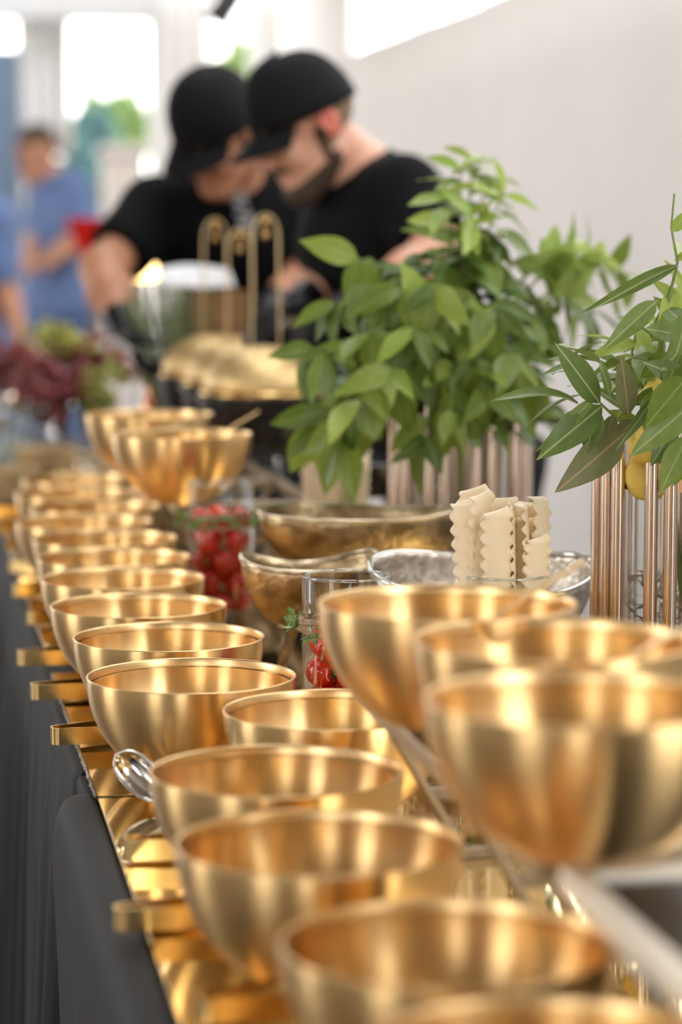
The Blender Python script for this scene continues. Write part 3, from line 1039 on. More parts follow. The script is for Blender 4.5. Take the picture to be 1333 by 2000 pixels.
# ------------------------------------------------------------------ tube vases
def tube_vase(px, y, label, rad=0.100, n=18, h=0.325, tr=0.0078):
    c = at(px, 900, y=y)
    e = empty('tube_vase', (c.x, y, ZT), label, 'vase', 'vases made of upright metal tubes')
    TB = MB().lathe([(tr, 0), (tr, h), (tr * 0.82, h), (tr * 0.82, h - 0.04)], 20).mesh('tube', 50)
    for k in range(n):
        a = 2 * PI * (k + 0.35 * (k % 2) + 0.2) / n
        obj('tube', TB, M_tube, e, loc=(rad * math.cos(a), rad * math.sin(a), 0.004 + (0.006 if k % 3 == 0 else 0)))
    for z in (0.03, h - 0.035):
        ri = rad - tr - 0.001
        MB().lathe([(ri, z - 0.007), (ri, z + 0.007), (ri - 0.003, z + 0.007), (ri - 0.003, z - 0.007)], 64, True).build('ring_band', M_tube, e, smooth=40)
    MB().lathe([(0.0005, 0.0), (rad + tr, 0.0), (rad + tr, 0.004), (0.0005, 0.004)], 64).build('base_plate', M_tube, e, smooth=40)
    MB().lathe([(0.0005, 0.006), (0.068, 0.006), (0.07, 0.009), (0.07, h + 0.005)], 56).build('glass_liner', M_glass, e, smooth=60)
    mb = MB()
    r = np.random.default_rng(int(px))
    for i in range(420):
        a, q, z = r.random() * 2 * PI, 0.062 * math.sqrt(r.random()), 0.012 + 0.17 * r.random()
        p0 = Vector((q * math.cos(a), q * math.sin(a), z))
        d = Vector(r.normal(size=3)).normalized() * 0.014
        b = d.cross(Vector(r.normal(size=3))).normalized() * 0.0018
        mb.add([p0 - d, p0 + b, p0 + d, p0 - b], [(0, 1, 2, 3)])
    f = mb.build('moss_filling', M_pebble, e, smooth=0)
    f['kind'] = 'stuff'
    return e


v1 = tube_vase(900, 3.63, 'rose gold tube vase holding the big bouquet behind the bowls', rad=0.098)
v2 = tube_vase(1338, 2.80, 'rose gold tube vase at the right edge holding bay leaves and lemons', rad=0.098)

# ------------------------------------------------------------------ bouquets
LEAVES = [leaf_mesh('leaf', 0.46, 0.22, 0.10), leaf_mesh('leaf', 0.50, 0.10, 0.14, twist=0.3), leaf_mesh('leaf', 0.42, 0.36, 0.08, twist=-0.3), leaf_mesh('leaf', 0.52, 0.18, 0.08), leaf_mesh('leaf', 0.44, 0.28, 0.12, twist=0.5)]
THIN = [leaf_mesh('leaf', 0.26, 0.45, 0.2, twist=0.4), leaf_mesh('leaf', 0.34, 0.25, 0.15), leaf_mesh('leaf', 0.44, 0.06, 0.07)]
for me in LEAVES + THIN:
    me.materials.append(None)


def place_leaf(parent, base, direction, normal, L, mesh, m, wscale=1.0):
    d = Vector(direction).normalized()
    n = Vector(normal)
    x = d.cross(n)
    if x.length < 1e-4: x = d.orthogonal()
    x.normalize()
    n = x.cross(d)
    o = obj('leaf', mesh, None, parent)
    o.matrix_local = Matrix.Translation(Vector(base) - parent.location) @ Matrix((x, d, n)).transposed().to_4x4() @ Matrix.Diagonal((L * wscale, L, L, 1))
    o.material_slots[0].link = 'OBJECT'
    o.material_slots[0].material = m
    return o


def bez(a, b, c, t):
    return a * (1 - t) ** 2 + b * 2 * t * (1 - t) + c * t * t


b1 = empty('leafy_bouquet', (v1.location.x, v1.location.y, ZT + 0.14), 'big bouquet of green laurel branches bursting out of the middle vase', 'bouquet')
root = Vector((v1.location.x, v1.location.y, ZT + 0.15))
mouth = Vector((v1.location.x, v1.location.y, ZT + 0.345))
# branch tips: pixel column and row, distance offset from the vase, leaves, young?, leaf length
BR = [(925, 315, .02, 11, 1, .062), (900, 330, -.04, 10, 1, .060), (955, 345, .05, 9, 1, .062), (985, 380, .0, 10, 1, .065), (870, 385, -.03, 9, 1, .060), (925, 420, -.07, 10, 1, .066),
      (975, 450, -.03, 10, 0, .072), (900, 470, .05, 8, 0, .075),
      (700, 505, -.05, 8, 0, .074), (730, 560, -.09, 9, 0, .070), (655, 590, -.06, 8, 0, .068), (615, 680, -.07, 8, 0, .074), (640, 690, -.12, 8, 0, .078),
      (790, 560, -.12, 9, 0, .075), (850, 560, -.16, 9, 0, .078), (810, 640, -.17, 9, 0, .078), (720, 650, -.14, 8, 0, .078), (770, 720, -.18, 8, 0, .080),
      (620, 830, -.05, 8, 0, .085), (670, 850, -.12, 8, 0, .085), (700, 780, -.16, 8, 0, .080), (830, 850, -.16, 7, 0, .080), (880, 800, -.19, 8, 0, .078), (950, 760, -.19, 8, 0, .078),
      (960, 600, -.15, 9, 0, .078), (1000, 690, -.15, 8, 0, .080), (1030, 760, -.10, 8, 0, .082), (1040, 620, -.05, 9, 0, .080),
      (1080, 520, .02, 9, 1, .080), (1120, 490, .05, 9, 1, .080), (1160, 500, .03, 9, 1, .078), (1210, 530, .08, 9, 1, .080), (1100, 580, -.02, 8, 0, .085), (1150, 600, .06, 7, 0, .08),
      (900, 650, .14, 7, 0, .08), (800, 600, .15, 7, 0, .08), (1000, 560, .15, 7, 0, .08)]
rr = random.Random(11)
nleaf = 0
for (px, py, dy, nl, young, LL) in BR:
    tip = at(px, py, y=v1.location.y + dy)
    out = Vector((tip.x - mouth.x, tip.y - mouth.y, 0))
    mid = mouth + out * 0.45 + Vector((0, 0, max(0.10, (tip.z - mouth.z) * 0.6 + 0.07)))
    pts = [root + (mouth - root) * 0.0, mouth + out * 0.03] + [bez(mouth + out * 0.03, mid, tip, t / 7) for t in range(1, 8)]
    MB().tube(pts, [0.0022] * 5 + [0.0018, 0.0016, 0.0013, 0.001], 5).build('stem', M_stem, b1, smooth=180).matrix_local = Matrix.Translation(-b1.location)
    for j in range(nl):
        if nleaf >= 297: break
        t = 1.0 if j < 3 else 0.35 + 0.65 * (1 - (j - 2) / nl) ** 0.9
        q = bez(mouth + out * 0.03, mid, tip, t)
        tg = (bez(mouth, mid, tip, min(1, t + .01)) - bez(mouth, mid, tip, t - .01)).normalized()
        az = j * 2.4 + rr.uniform(-.4, .4)
        s1 = tg.orthogonal().normalized()
        s2 = tg.cross(s1)
        rad = s1 * math.cos(az) + s2 * math.sin(az)
        droop = 0.25 if young else 0.75
        d = tg * (0.65 if j < 3 else 0.3) + rad * 0.75 + Vector((0, 0, -droop * rr.uniform(0.4, 1.5)))
        nrm = tg * 0.6 + Vector((0, 0, 0.5)) + Vector((rr.uniform(-.5, .5), -0.35 + rr.uniform(-.4, .4), rr.uniform(-.3, .3)))
        L_ = LL * rr.uniform(0.75, 1.3) * (0.8 if young and j < 4 else 1)
        ym = M_leafY if (young and rr.random() < 0.75) or rr.random() < 0.08 else M_leafA
        place_leaf(b1, q, d, nrm, L_, rr.choice(LEAVES), ym)
        nleaf += 1

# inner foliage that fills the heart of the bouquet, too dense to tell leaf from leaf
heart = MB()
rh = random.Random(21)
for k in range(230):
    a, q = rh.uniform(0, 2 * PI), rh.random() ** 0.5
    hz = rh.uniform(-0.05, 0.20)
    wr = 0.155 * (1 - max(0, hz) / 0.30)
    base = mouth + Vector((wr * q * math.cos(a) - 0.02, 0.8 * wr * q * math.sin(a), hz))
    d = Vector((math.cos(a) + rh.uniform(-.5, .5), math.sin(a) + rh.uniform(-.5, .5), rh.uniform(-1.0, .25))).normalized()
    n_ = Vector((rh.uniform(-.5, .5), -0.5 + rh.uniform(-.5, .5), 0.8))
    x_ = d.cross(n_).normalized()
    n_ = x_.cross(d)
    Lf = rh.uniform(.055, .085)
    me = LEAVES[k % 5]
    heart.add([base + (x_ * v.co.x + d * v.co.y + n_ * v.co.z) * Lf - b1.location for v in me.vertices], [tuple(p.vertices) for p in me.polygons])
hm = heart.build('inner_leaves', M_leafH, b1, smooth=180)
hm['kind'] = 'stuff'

b2 = empty('leafy_bouquet', (v2.location.x, v2.location.y, ZT + 0.14), 'sharp bay leaf bouquet with yellow lemons in the vase at the right edge', 'bouquet')
root2 = Vector((v2.location.x, v2.location.y, ZT + 0.15))
EXP = [  # base px, tip px, base dy, tip dy, width scale, mesh, material
    ((1172, 788), (1092, 672), -.10, -.12, 1.05, 2, 'B'), ((1162, 778), (1067, 866), -.10, -.13, .8, 0, 'B'), ((1178, 792), (1055, 892), -.10, -.13, .95, 2, 'B'),
    ((1166, 800), (1146, 884), -.10, -.12, 1.3, 2, 'B'), ((1222, 845), (1094, 956), -.10, -.14, .95, 2, 'O'), ((1228, 812), (1218, 698), -.12, -.14, 1.15, 2, 'O'),
    ((1192, 775), (1176, 690), -.06, -.05, .9, 0, 'B'), ((1284, 588), (1194, 668), -.06, -.10, .95, 1, 'B'), ((1325, 518), (1172, 584), -.06, -.10, .6, 0, 'B'),
    ((1245, 668), (1160, 684), -.05, -.07, 1.0, 1, 'Y'), ((1246, 640), (1276, 692), -.05, -.08, 1.0, 2, 'Y'), ((1312, 452), (1352, 410), -.06, -.06, 1.2, 2, 'Y'),
    ((1345, 742), (1262, 708), -.13, -.14, 1.2, 2, 'B'), ((1345, 735), (1264, 828), -.15, -.17, 1.3, 2, 'A'), ((1352, 790), (1238, 886), -.15, -.17, .95, 2, 'B'),
    ((1278, 775), (1216, 872), -.14, -.16, .6, 1, 'B'), ((1300, 600), (1350, 640), -.05, -.1, 1.1, 2, 'B'), ((1296, 640), (1240, 605), -.02, .02, 1.0, 1, 'Y'),
    ((1318, 510), (1375, 480), -.05, -.05, 1.0, 1, 'Y'), ((1330, 560), (1290, 640), -.04, -.07, 1.0, 2, 'Y'), ((1290, 700), (1205, 720), -.02, -.03, 1.2, 1, 'A'),
    ((1290, 705), (1235, 760), -.05, -.06, 1.2, 2, 'A'), ((1300, 690), (1255, 640), -.02, 0, 1.2, 2, 'A'), ((1320, 700), (1390, 640), -.06, -.08, 1.2, 2, 'B'),
    ((1345, 850), (1290, 960), -.13, -.16, 1.0, 2, 'B'), ((1340, 640), (1280, 580), .0, .0, 1.1, 2, 'A'), ((1250, 830), (1190, 800), -.06, -.05, 1.2, 2, 'A'),
    ((1240, 820), (1200, 860), -.07, -.08, 1.4, 2, 'O'), ((1355, 650), (1300, 720), -.10, -.14, 1.2, 2, 'B'), ((1220, 800), (1160, 745), -.05, -.03, 0.9, 1, 'B')]
EXP += [((1310, 690), (1256, 735), -.09, -.12, 1.1, 2, 'A'), ((1335, 600), (1285, 545), -.04, -.06, 1.0, 1, 'Y'), ((1330, 655), (1268, 640), -.08, -.12, 1.1, 2, 'B'), ((1330, 690), (1300, 760), -.12, -.15, 1.2, 2, 'A'),
        ((1290, 730), (1228, 735), -.07, -.08, 1.2, 2, 'A'), ((1295, 760), (1236, 790), -.09, -.10, 1.1, 2, 'A'), ((1340, 580), (1310, 500), -.02, -.02, 1.0, 1, 'Y'), ((1320, 830), (1275, 905), -.10, -.13, 1.1, 2, 'B'),
        ((1300, 720), (1262, 670), -.04, -.05, 1.2, 2, 'B'), ((1350, 870), (1318, 945), -.13, -.15, 1.1, 2, 'A'), ((1255, 740), (1196, 765), -.03, -.03, 1.1, 2, 'A'), ((1345, 610), (1322, 690), -.12, -.15, 1.2, 2, 'B'),
        ((1270, 700), (1225, 655), .0, .02, 1.1, 1, 'Y'), ((1200, 810), (1180, 870), -.07, -.08, 1.2, 2, 'O')]
MM = {'A': M_leafA, 'B': M_leafB, 'Y': M_leafY, 'O': M_leafO}
rr = random.Random(5)
for (bx, by), (tx, ty), db, dt, ws, mi, mk in EXP:
    a = at(bx, by, y=v2.location.y + db)
    b = at(tx, ty, y=v2.location.y + dt)
    d = b - a
    nrm = Vector((rr.uniform(-.35, .35), -1, 0.35 + rr.uniform(-.3, .3)))
    place_leaf(b2, a, d, nrm, d.length * 1.04, THIN[mi], MM[mk], ws)
STEMS = [[(1300, 880), (1295, 690), (1304, 600), (1324, 512), (1312, 445), (1318, 378)], [(1290, 890), (1245, 850), (1205, 818), (1178, 792), (1165, 778)],
         [(1295, 900), (1265, 790), (1262, 700), (1275, 640), (1300, 590)], [(1340, 880), (1350, 760), (1345, 640), (1360, 560)], [(1310, 880), (1270, 800), (1235, 690), (1250, 610)]]
for s_ in STEMS:
    pts = [root2] + [at(x, y, y=v2.location.y - 0.05) for x, y in s_]
    MB().tube(pts, [0.0026] + [0.0024 - 0.0016 * k / len(s_) for k in range(len(s_))], 6).build('stem', M_stem, b2, smooth=180).matrix_local = Matrix.Translation(-b2.location)
for k in range(64):       # the far half of the bouquet, out past the picture edge
    a = rr.uniform(-1.9, 1.9) if k < 44 else rr.uniform(1.9, 4.4)
    q = root2 + Vector((0.11 * math.cos(a) * rr.uniform(.3, 1.2), 0.11 * math.sin(a) * rr.uniform(.3, 1.2), rr.uniform(0.22, 0.46 if k < 44 else 0.30)))
    d = Vector((math.cos(a), math.sin(a), rr.uniform(-.6, .7)))
    place_leaf(b2, q, d, Vector((rr.uniform(-.4, .4), rr.uniform(-.4, .4), 1)), rr.uniform(.06, .10), rr.choice(THIN + LEAVES[:2]), rr.choice([M_leafA, M_leafB, M_leafB, M_leafY]))
LEM = MB().lathe([(0.0004, -1.28), (0.12, -1.22), (0.22, -1.08), (0.55, -0.88), (0.85, -0.5), (1, 0), (0.9, 0.45), (0.6, 0.82), (0.3, 1.02), (0.16, 1.12), (0.0004, 1.16)], 28).mesh('lemon', 180)
for k, (px, py, dy, lab) in enumerate([(1268, 862, -.075, 'yellow lemon low among the bay leaves at the right edge'), (1305, 772, -.08, 'yellow lemon higher up behind the bright bay leaf at the right edge'), (1262, 935, -.045, 'yellow lemon lowest inside the tube vase at the right edge')]):
    o = obj('lemon', LEM, M_lemon, loc=at(px, py, y=v2.location.y + dy), rot=(0.6 + k, 0.5, k * 1.3), scale=(.024, .024, .026))
    tag(o, lab, 'lemon', 'lemons in the right-hand bouquet')

# ------------------------------------------------------------------ figures: smooth bodies grown from joints
def v3(p):
    return np.array(p, dtype=np.float32)


def cone(P, a, b, ra, rb):
    a, b = v3(a), v3(b)
    ab = b - a
    t = np.clip(((P - a) @ ab) / max(float(ab @ ab), 1e-9), 0, 1)
    return np.linalg.norm(P - a - t[:, None] * ab, axis=1) - (ra + t * (rb - ra))


def ell(P, c, r):
    q = (P - v3(c)) / v3(r)
    k0 = np.linalg.norm(q, axis=1)
    k1 = np.linalg.norm(q / v3(r), axis=1)
    return k0 * (k0 - 1) / np.maximum(k1, 1e-6)


def smin(a, b, k):
    h = np.clip(0.5 + 0.5 * (b - a) / k, 0, 1)
    return b + (a - b) * h - k * h * (1 - h)


def nets(f, lo, hi, h, name):
    """surface of f = 0 on a grid of step h, evaluated finely only near the surface"""
    lo = v3(lo)
    n = np.maximum(((v3(hi) - lo) / (4 * h)).astype(int) + 2, 2)
    H4 = 4 * h
    ax = [lo[i] + (np.arange(n[i]) + 0.375) * H4 for i in range(3)]
    C = np.stack(np.meshgrid(*ax, indexing='ij'), -1).reshape(-1, 3).astype(np.float32)
    cv = f(C).reshape(n)
    V = np.repeat(np.repeat(np.repeat(cv, 4, 0), 4, 1), 4, 2).astype(np.float32)
    near = np.abs(V) < H4 * 1.6
    idx = np.argwhere(near)
    V[near] = f((lo + idx * h).astype(np.float32))
    V[0], V[-1], V[:, 0], V[:, -1], V[:, :, 0], V[:, :, -1] = 1, 1, 1, 1, 1, 1
    S = V < 0
    sh = tuple(k - 1 for k in V.shape)

    def cor(A, i, j, k):
        return A[i:sh[0] + i, j:sh[1] + j, k:sh[2] + k]
    cs = [(i, j, k) for i in (0, 1) for j in (0, 1) for k in (0, 1)]
    cnt = sum(cor(S, *c).astype(np.int8) for c in cs)
    act = (cnt > 0) & (cnt < 8)
    cells = np.argwhere(act)
    vid = -np.ones(sh, dtype=np.int64)
    vid[act] = np.arange(len(cells))
    acc = np.zeros((len(cells), 3), dtype=np.float64)
    num = np.zeros(len(cells))
    for c in cs:
        for d in range(3):
            if c[d]: continue
            e = list(c); e[d] = 1
            va = V[cells[:, 0] + c[0], cells[:, 1] + c[1], cells[:, 2] + c[2]]
            vb = V[cells[:, 0] + e[0], cells[:, 1] + e[1], cells[:, 2] + e[2]]
            m = (va < 0) != (vb < 0)
            t = np.where(m, va / np.where(m, va - vb, 1), 0)
            p = np.array(c, float)[None].repeat(len(cells), 0)
            p[:, d] += t
            acc[m] += p[m]
            num[m] += 1
    pos = lo + (cells + acc / num[:, None]) * h
    fs = []
    for d in range(3):
        a, b = [(1, 2), (2, 0), (0, 1)][d]
        sl0 = [slice(1, -1)] * 3; sl1 = [slice(1, -1)] * 3
        sl0[d] = slice(0, -1); sl1[d] = slice(1, None)
        ch = S[tuple(sl0)] != S[tuple(sl1)]
        I = np.argwhere(ch)
        off = np.array([1, 1, 1]); off[d] = 0
        I = I + off
        flip = S[I[:, 0], I[:, 1], I[:, 2]]
        q = []
        for (da, db) in ((-1, -1), (0, -1), (0, 0), (-1, 0)):
            J = I.copy()
            J[:, a] += da; J[:, b] += db
            J = np.minimum(J, np.array(sh) - 1)
            q.append(vid[J[:, 0], J[:, 1], J[:, 2]])
        Q = np.stack(q, 1)
        Q[~flip] = Q[~flip][:, ::-1]
        fs.append(Q[(Q >= 0).all(1)])
    F = np.concatenate(fs)
    me = bpy.data.meshes.new(name)
    me.from_pydata(pos.tolist(), [], F.tolist())
    me.shade_smooth()
    me.update()
    return me


def head_local(P, neck=True):
    d = ell(P, (0, -.012, .035), (.077, .098, .092))
    d = smin(d, ell(P, (0, .028, -.040), (.060, .066, .085)), .03)
    d = smin(d, cone(P, (-.012, .075, -.106), (.012, .075, -.106), .020, .020), .03)
    for s in (-1, 1):
        d = smin(d, cone(P, (s * .052, .0, -.068), (s * .018, .068, -.104), .018, .016), .025)
        d = smin(d, ell(P, (s * .036, .068, -.03), (.024, .022, .026)), .02)
        d = smin(d, cone(P, (s * .012, .089, .022), (s * .048, .074, .02), .010, .008), .012)
        d = -smin(-d, ell(P, (s * .031, .102, .002), (.017, .014, .011)), .010)
        ear = ell(P, (s * .080, -.012, -.004), (.011, .021, .033))
        ear = -smin(-ear, ell(P, (s * .092, -.006, .0), (.009, .011, .020)), .006)
        d = smin(d, ear, .008)
    d = smin(d, cone(P, (0, .092, .008), (0, .113, -.030), .008, .012), .012)
    for s in (-1, 1):
        d = smin(d, cone(P, (s * .011, .102, -.034), (s * .011, .100, -.034), .008, .008), .008)
    d = smin(d, cone(P, (-.018, .088, -.060), (.018, .088, -.060), .007, .007), .008)
    d = smin(d, cone(P, (-.015, .087, -.073), (.015, .087, -.073), .008, .008), .008)
    return d


def frame(f, u):
    f = Vector(f).normalized()
    u = Vector(u)
    u = (u - f * u.dot(f)).normalized()
    x = f.cross(u)
    return Matrix((x, f, u)).transposed()      # columns right, forward, up


def hand_segments(w, f, n, thumb, curl):
    """list of round cones for a hand: wrist w, fingers along f, palm facing n, thumb side +-1"""
    f, n = Vector(f).normalized(), Vector(n)
    n = (n - f * n.dot(f)).normalized()
    s = f.cross(n) * thumb
    w = Vector(w)
    segs = []
    for k, (L, off) in enumerate(((.070, .030), (.080, .010), (.074, -.010), (.058, -.028))):
        kn = w + f * (.088 - .006 * abs(k - 1)) + s * off
        segs.append((w + s * off * 0.5 + f * .01, kn, .018, .0125))
        p, ang = kn, 0
        for q, fr_ in enumerate((.46, .30, .24)):
            ang += curl * (0.8, 1.1, 0.8)[q]
            d = f * math.cos(ang) + n * math.sin(ang) + s * (off * 1.2)
            p2 = p + d.normalized() * L * fr_
            segs.append((p, p2, .0105 - .001 * q, .0098 - .0012 * q))
            p = p2
    p = w + f * .025 + s * .026
    for q, L in enumerate((.036, .032, .026)):
        d = f * (.55 + .25 * q) + s * (.75 - .3 * q) + n * (.25 + .3 * q * (0.5 + curl))
        p2 = p + d.normalized() * L
        segs.append((p, p2, .0135 - .0015 * q, .012 - .0015 * q))
        p = p2
    return segs


def cones_sdf(segs, k):
    def f(P):
        d = None
        for a, b, ra, rb in segs:
            c = cone(P, a, b, ra, rb)
            d = c if d is None else smin(d, c, k)
        return d
    return f


def bounds(segs, pad):
    pts = np.array([list(p) for s in segs for p in s[:2]])
    r = max(max(s[2:]) for s in segs)
    return pts.min(0) - r - pad, pts.max(0) + r + pad


def person(name, label, J, hf, hu, skin, shirt_m, trouser_m, h=0.007, cap=True, beard=False, gloves=True, hair=None, sleeve=0.72, hands=None):
    J = {k: Vector(p) for k, p in J.items()}
    base = Vector((J['ankle_r'].x * .5 + J['ankle_l'].x * .5, J['ankle_r'].y * .5 + J['ankle_l'].y * .5, 0))
    e = empty(name, base, label, 'person')
    inv = Matrix.Translation(-base)
    HM = frame(hf, hu)
    HMn = np.array(HM, dtype=np.float32)
    hc = v3(J['head'])
    sv = (J['shoulder_l'] - J['shoulder_r']).normalized()
    ch, pe, nb = J['chest'], J['pelvis'], J['neck']
    torso = [(pe - sv * .075, pe + sv * .075, .115, .115), (pe, ch, .125, .135), (ch - sv * .085, ch + sv * .085, .118, .118), (ch, nb - (nb - ch) * .25, .12, .085),
             (J['shoulder_r'], J['shoulder_l'], .064, .064)]
    arms = []
    for s in 'rl':
        arms.append((J['shoulder_' + s], J['elbow_' + s], .060, .044))
        arms.append((J['elbow_' + s], J['elbow_' + s] * .65 + J['wrist_' + s] * .35, .043, .045))
        arms.append((J['elbow_' + s] * .65 + J['wrist_' + s] * .35, J['wrist_' + s], .045, .029))
    legs = []
    for s in 'rl':
        legs += [(J['hip_' + s], J['knee_' + s], .088, .060), (J['knee_' + s], J['ankle_' + s], .060, .040), (J['ankle_' + s], J['toe_' + s], .042, .032)]
    hb = J['head'] + HM @ Vector((0, -.035, -.075))
    neck = [(nb, hb, .064, .057)]
    hsegs = {}
    for s in 'rl':
        fd, pn, th, cu = hands[s]
        hsegs[s] = hand_segments(J['wrist_' + s], fd, pn, th, cu)
    allseg = torso + arms + legs + neck
    body_s = cones_sdf(allseg, .035)
    hand_s = {s: cones_sdf(hsegs[s], .006) for s in 'rl'}

    def body(P):
        d = body_s(P)
        q = (P - hc) @ HMn
        d = smin(d, head_local(q), .02)
        if not gloves:
            for s in 'rl':
                m = np.linalg.norm(P - v3(J['wrist_' + s]), axis=1) < .35
                if m.any():
                    d[m] = smin(d[m], hand_s[s](P[m]), .012)
        return d
    lo, hi = bounds(allseg, .03)
    hp = np.array([list(J['head'])])
    lo = np.minimum(lo, hp.min(0) - .2)
    hi = np.maximum(hi, hp.max(0) + .2)
    if not gloves:
        l2, h2 = bounds(hsegs['r'] + hsegs['l'], .02)
        lo, hi = np.minimum(lo, l2), np.maximum(hi, h2)
    o = obj('body', nets(body, lo, hi, h, 'body'), skin, e)
    o.matrix_local = inv

    # shirt
    fat = 0.012
    tsegs = [(a, b, ra + fat, rb + fat) for a, b, ra, rb in torso]
    ts = cones_sdf(tsegs, .04)
    slv = []
    for s in 'rl':
        a, b = J['shoulder_' + s], J['elbow_' + s]
        q = a + (b - a) * sleeve
        slv.append((a, b, q, (b - a).normalized()))
    hem = pe.z - .03
    nup = (hb - nb).normalized()

    def shirt(P):
        d = ts(P)
        for a, b, q, dr in slv:
            c = cone(P, a, b, .060 + fat + .004, .050 + fat + .008)
            c = np.maximum(c, (P - v3(q)) @ v3(dr))
            d = smin(d, c, .03)
        d = np.maximum(d, hem - P[:, 2])
        d = -smin(-d, cone(P, nb + nup * .01, nb + nup * .2, .066, .09), .008)
        return d
    lo, hi = bounds(tsegs + [(a, b, .08, .08) for a, b, _, _ in slv], .03)
    o = obj('t_shirt', nets(shirt, lo, hi, h * 1.15, 't_shirt'), shirt_m, e)
    o.matrix_local = inv
    # trousers and shoes
    lsegs = [(a, b, ra + .014, rb + .016) for k, (a, b, ra, rb) in enumerate(legs) if k % 3 < 2] + [(pe - sv * .075, pe + sv * .075, .142, .142), (pe, pe + (ch - pe) * .3, .150, .150)]
    ls = cones_sdf(lsegs, .04)
    o = obj('trousers', nets(lambda P: np.maximum(np.maximum(ls(P), P[:, 2] - hem - .05), .07 - P[:, 2]), *bounds(lsegs, .03), h * 1.8, 'trousers'), trouser_m, e)
    o.matrix_local = inv
    for s in 'rl':
        sg = [(J['ankle_' + s] - Vector((0, 0, .03)), J['toe_' + s], .050, .042)]
        ss = cones_sdf(sg, .01)
        o = obj('shoe', nets(lambda P: np.maximum(ss(P), .001 - P[:, 2]), *bounds(sg, .02), .008, 'shoe'), M_shoe, e)
        o.matrix_local = inv
    if gloves:
        for s in 'rl':
            w = J['wrist_' + s]
            fa = (w - J['elbow_' + s]).normalized()
            sg = hsegs[s] + [(w - fa * .05, w + fa * .02, .036, .028)]
            o = obj('glove', nets(cones_sdf(sg, .008), *bounds(sg, .015), .0045, 'glove'), M_glove, e)
            o.matrix_local = inv
    # face
    def hobj(nm, me, m):
        o = obj(nm, me, m, e)
        o.matrix_local = inv @ Matrix.Translation(J['head']) @ HM.to_4x4()
        return o
    for s in (-1, 1):
        hobj('eye', MB().sphere((s * .031, .083, .002), .0125, 12, 8).mesh('eye', 180), M_eye)
        hobj('eyebrow', MB().tube([(s * .012, .099, .026), (s * .030, .095, .032), (s * .050, .080, .027)], [.004, .0045, .002], 6).mesh('eyebrow', 180), M_beard)
    for s in (-1, 1):
        def earf(P, s=s):
            ear = ell(P, (s * .0815, -.012, -.004), (.0115, .0215, .0335))
            return -smin(-ear, ell(P, (s * .095, -.006, .0), (.009, .011, .020)), .006)
        hobj('ear', nets(earf, (s * .082 - .03, -.05, -.05), (s * .082 + .03, .03, .045), .003, 'ear'), M_ear if beard else skin)
    hobj('lips', MB().sphere((0, .0925, -.066), .01, 12, 8, (1.9, .45, .55)).mesh('lips', 180), M_lips)
    if beard:
        def bd(P):
            d = head_local(P) - .0045
            g = P[:, 2] + .070 + .25 * np.clip(P[:, 1] - .02, 0, .1) - .5 * np.clip(.02 - P[:, 1], 0, .03)
            side = np.maximum(np.abs(P[:, 1] - .012) - .008, np.maximum(P[:, 2] + .004, .055 - np.abs(P[:, 0])))
            mous = np.maximum(np.abs(P[:, 2] + .049) - .006, np.maximum(.075 - P[:, 1], np.abs(P[:, 0]) - .036))
            lipcut = ell(P, (0, .096, -.066), (.024, .02, .011))
            r = np.minimum(np.minimum(g, side), mous)
            r = np.maximum(r, -lipcut)
            r = np.maximum(r, -P[:, 1] - .012)
            return np.maximum(d, r)
        hobj('beard', nets(bd, (-.1, -.05, -.15), (.1, .13, .04), .004, 'beard'), M_beard)

    def hr(P):
        d = head_local(P) - .004
        zc = .045 if cap else .03
        r = np.maximum(-P[:, 2] - .045 + .3 * np.clip(-P[:, 1] - .03, -.2, 0), np.where(np.abs(P[:, 0]) > .05, P[:, 1] - .018, P[:, 1] + .0))
        if not cap:
            r = np.minimum(r, np.maximum(.055 - P[:, 2], -.1 - P[:, 1]))
        earcut = np.maximum(np.maximum(np.abs(P[:, 1] + .010) - .026, P[:, 2] - .036), .070 - np.abs(P[:, 0]))
        return np.maximum(np.maximum(d, r), -earcut)
    hobj('hair', nets(hr, (-.11, -.14, -.09), (.11, .12, .16), .005, 'hair'), hair or M_hair)
    if cap:
        ce = bpy.data.objects.new('cap', None)
        COL.objects.link(ce)
        ce.parent = e
        ce.matrix_local = inv @ Matrix.Translation(J['head']) @ HM.to_4x4()

        def dome(u, v):
            a = 2 * PI * u
            t = v * PI / 2
            c = math.cos(t) ** 0.8 if v < 1 else 0.0
            z0 = .022 + .006 * math.cos(a - PI / 2) - .010 * (1 - math.sin(a)) / 2
            return (.089 * c * math.cos(a), -.008 + .107 * c * math.sin(a), z0 + (.122 - .006 * math.sin(a)) * math.sin(t) ** 0.95)
        solidify(obj('cap_crown', MB().grid(dome, 48, 14).mesh('cap_crown', 180), M_cap, ce), .004, 1)

        def visor(u, v):
            a = PI / 2 + (u - 0.5) * 2 * 1.05
            s = (u - .5) * 2
            ext = .074 * v * (1 - .55 * abs(s) ** 2.6)
            x = .087 * math.cos(a)
            y = -.008 + .106 * math.sin(a) + ext
            z = .026 - .016 * v - .022 * s * s * (0.35 + 0.65 * v)
            return (x * (1 - .05 * v), y, z)
        solidify(obj('visor', MB().grid(visor, 24, 8).mesh('visor', 180), M_cap, ce), .005, 0)
        obj('button', MB().sphere((0, -.012, .146), .007, 10, 6, (1, 1, .6)).mesh('button', 180), M_cap, ce)
        sm = MB()
        for k in range(6):
            ps = [Vector(dome((k + .5) / 6, v)) + Vector((0, 0, .002)) for v in [q / 8 for q in range(9)]]
            sm.tube(ps, .0016, 5)
        obj('seam', sm.mesh('seam', 180), M_cap, ce)
    return e, inv, HM


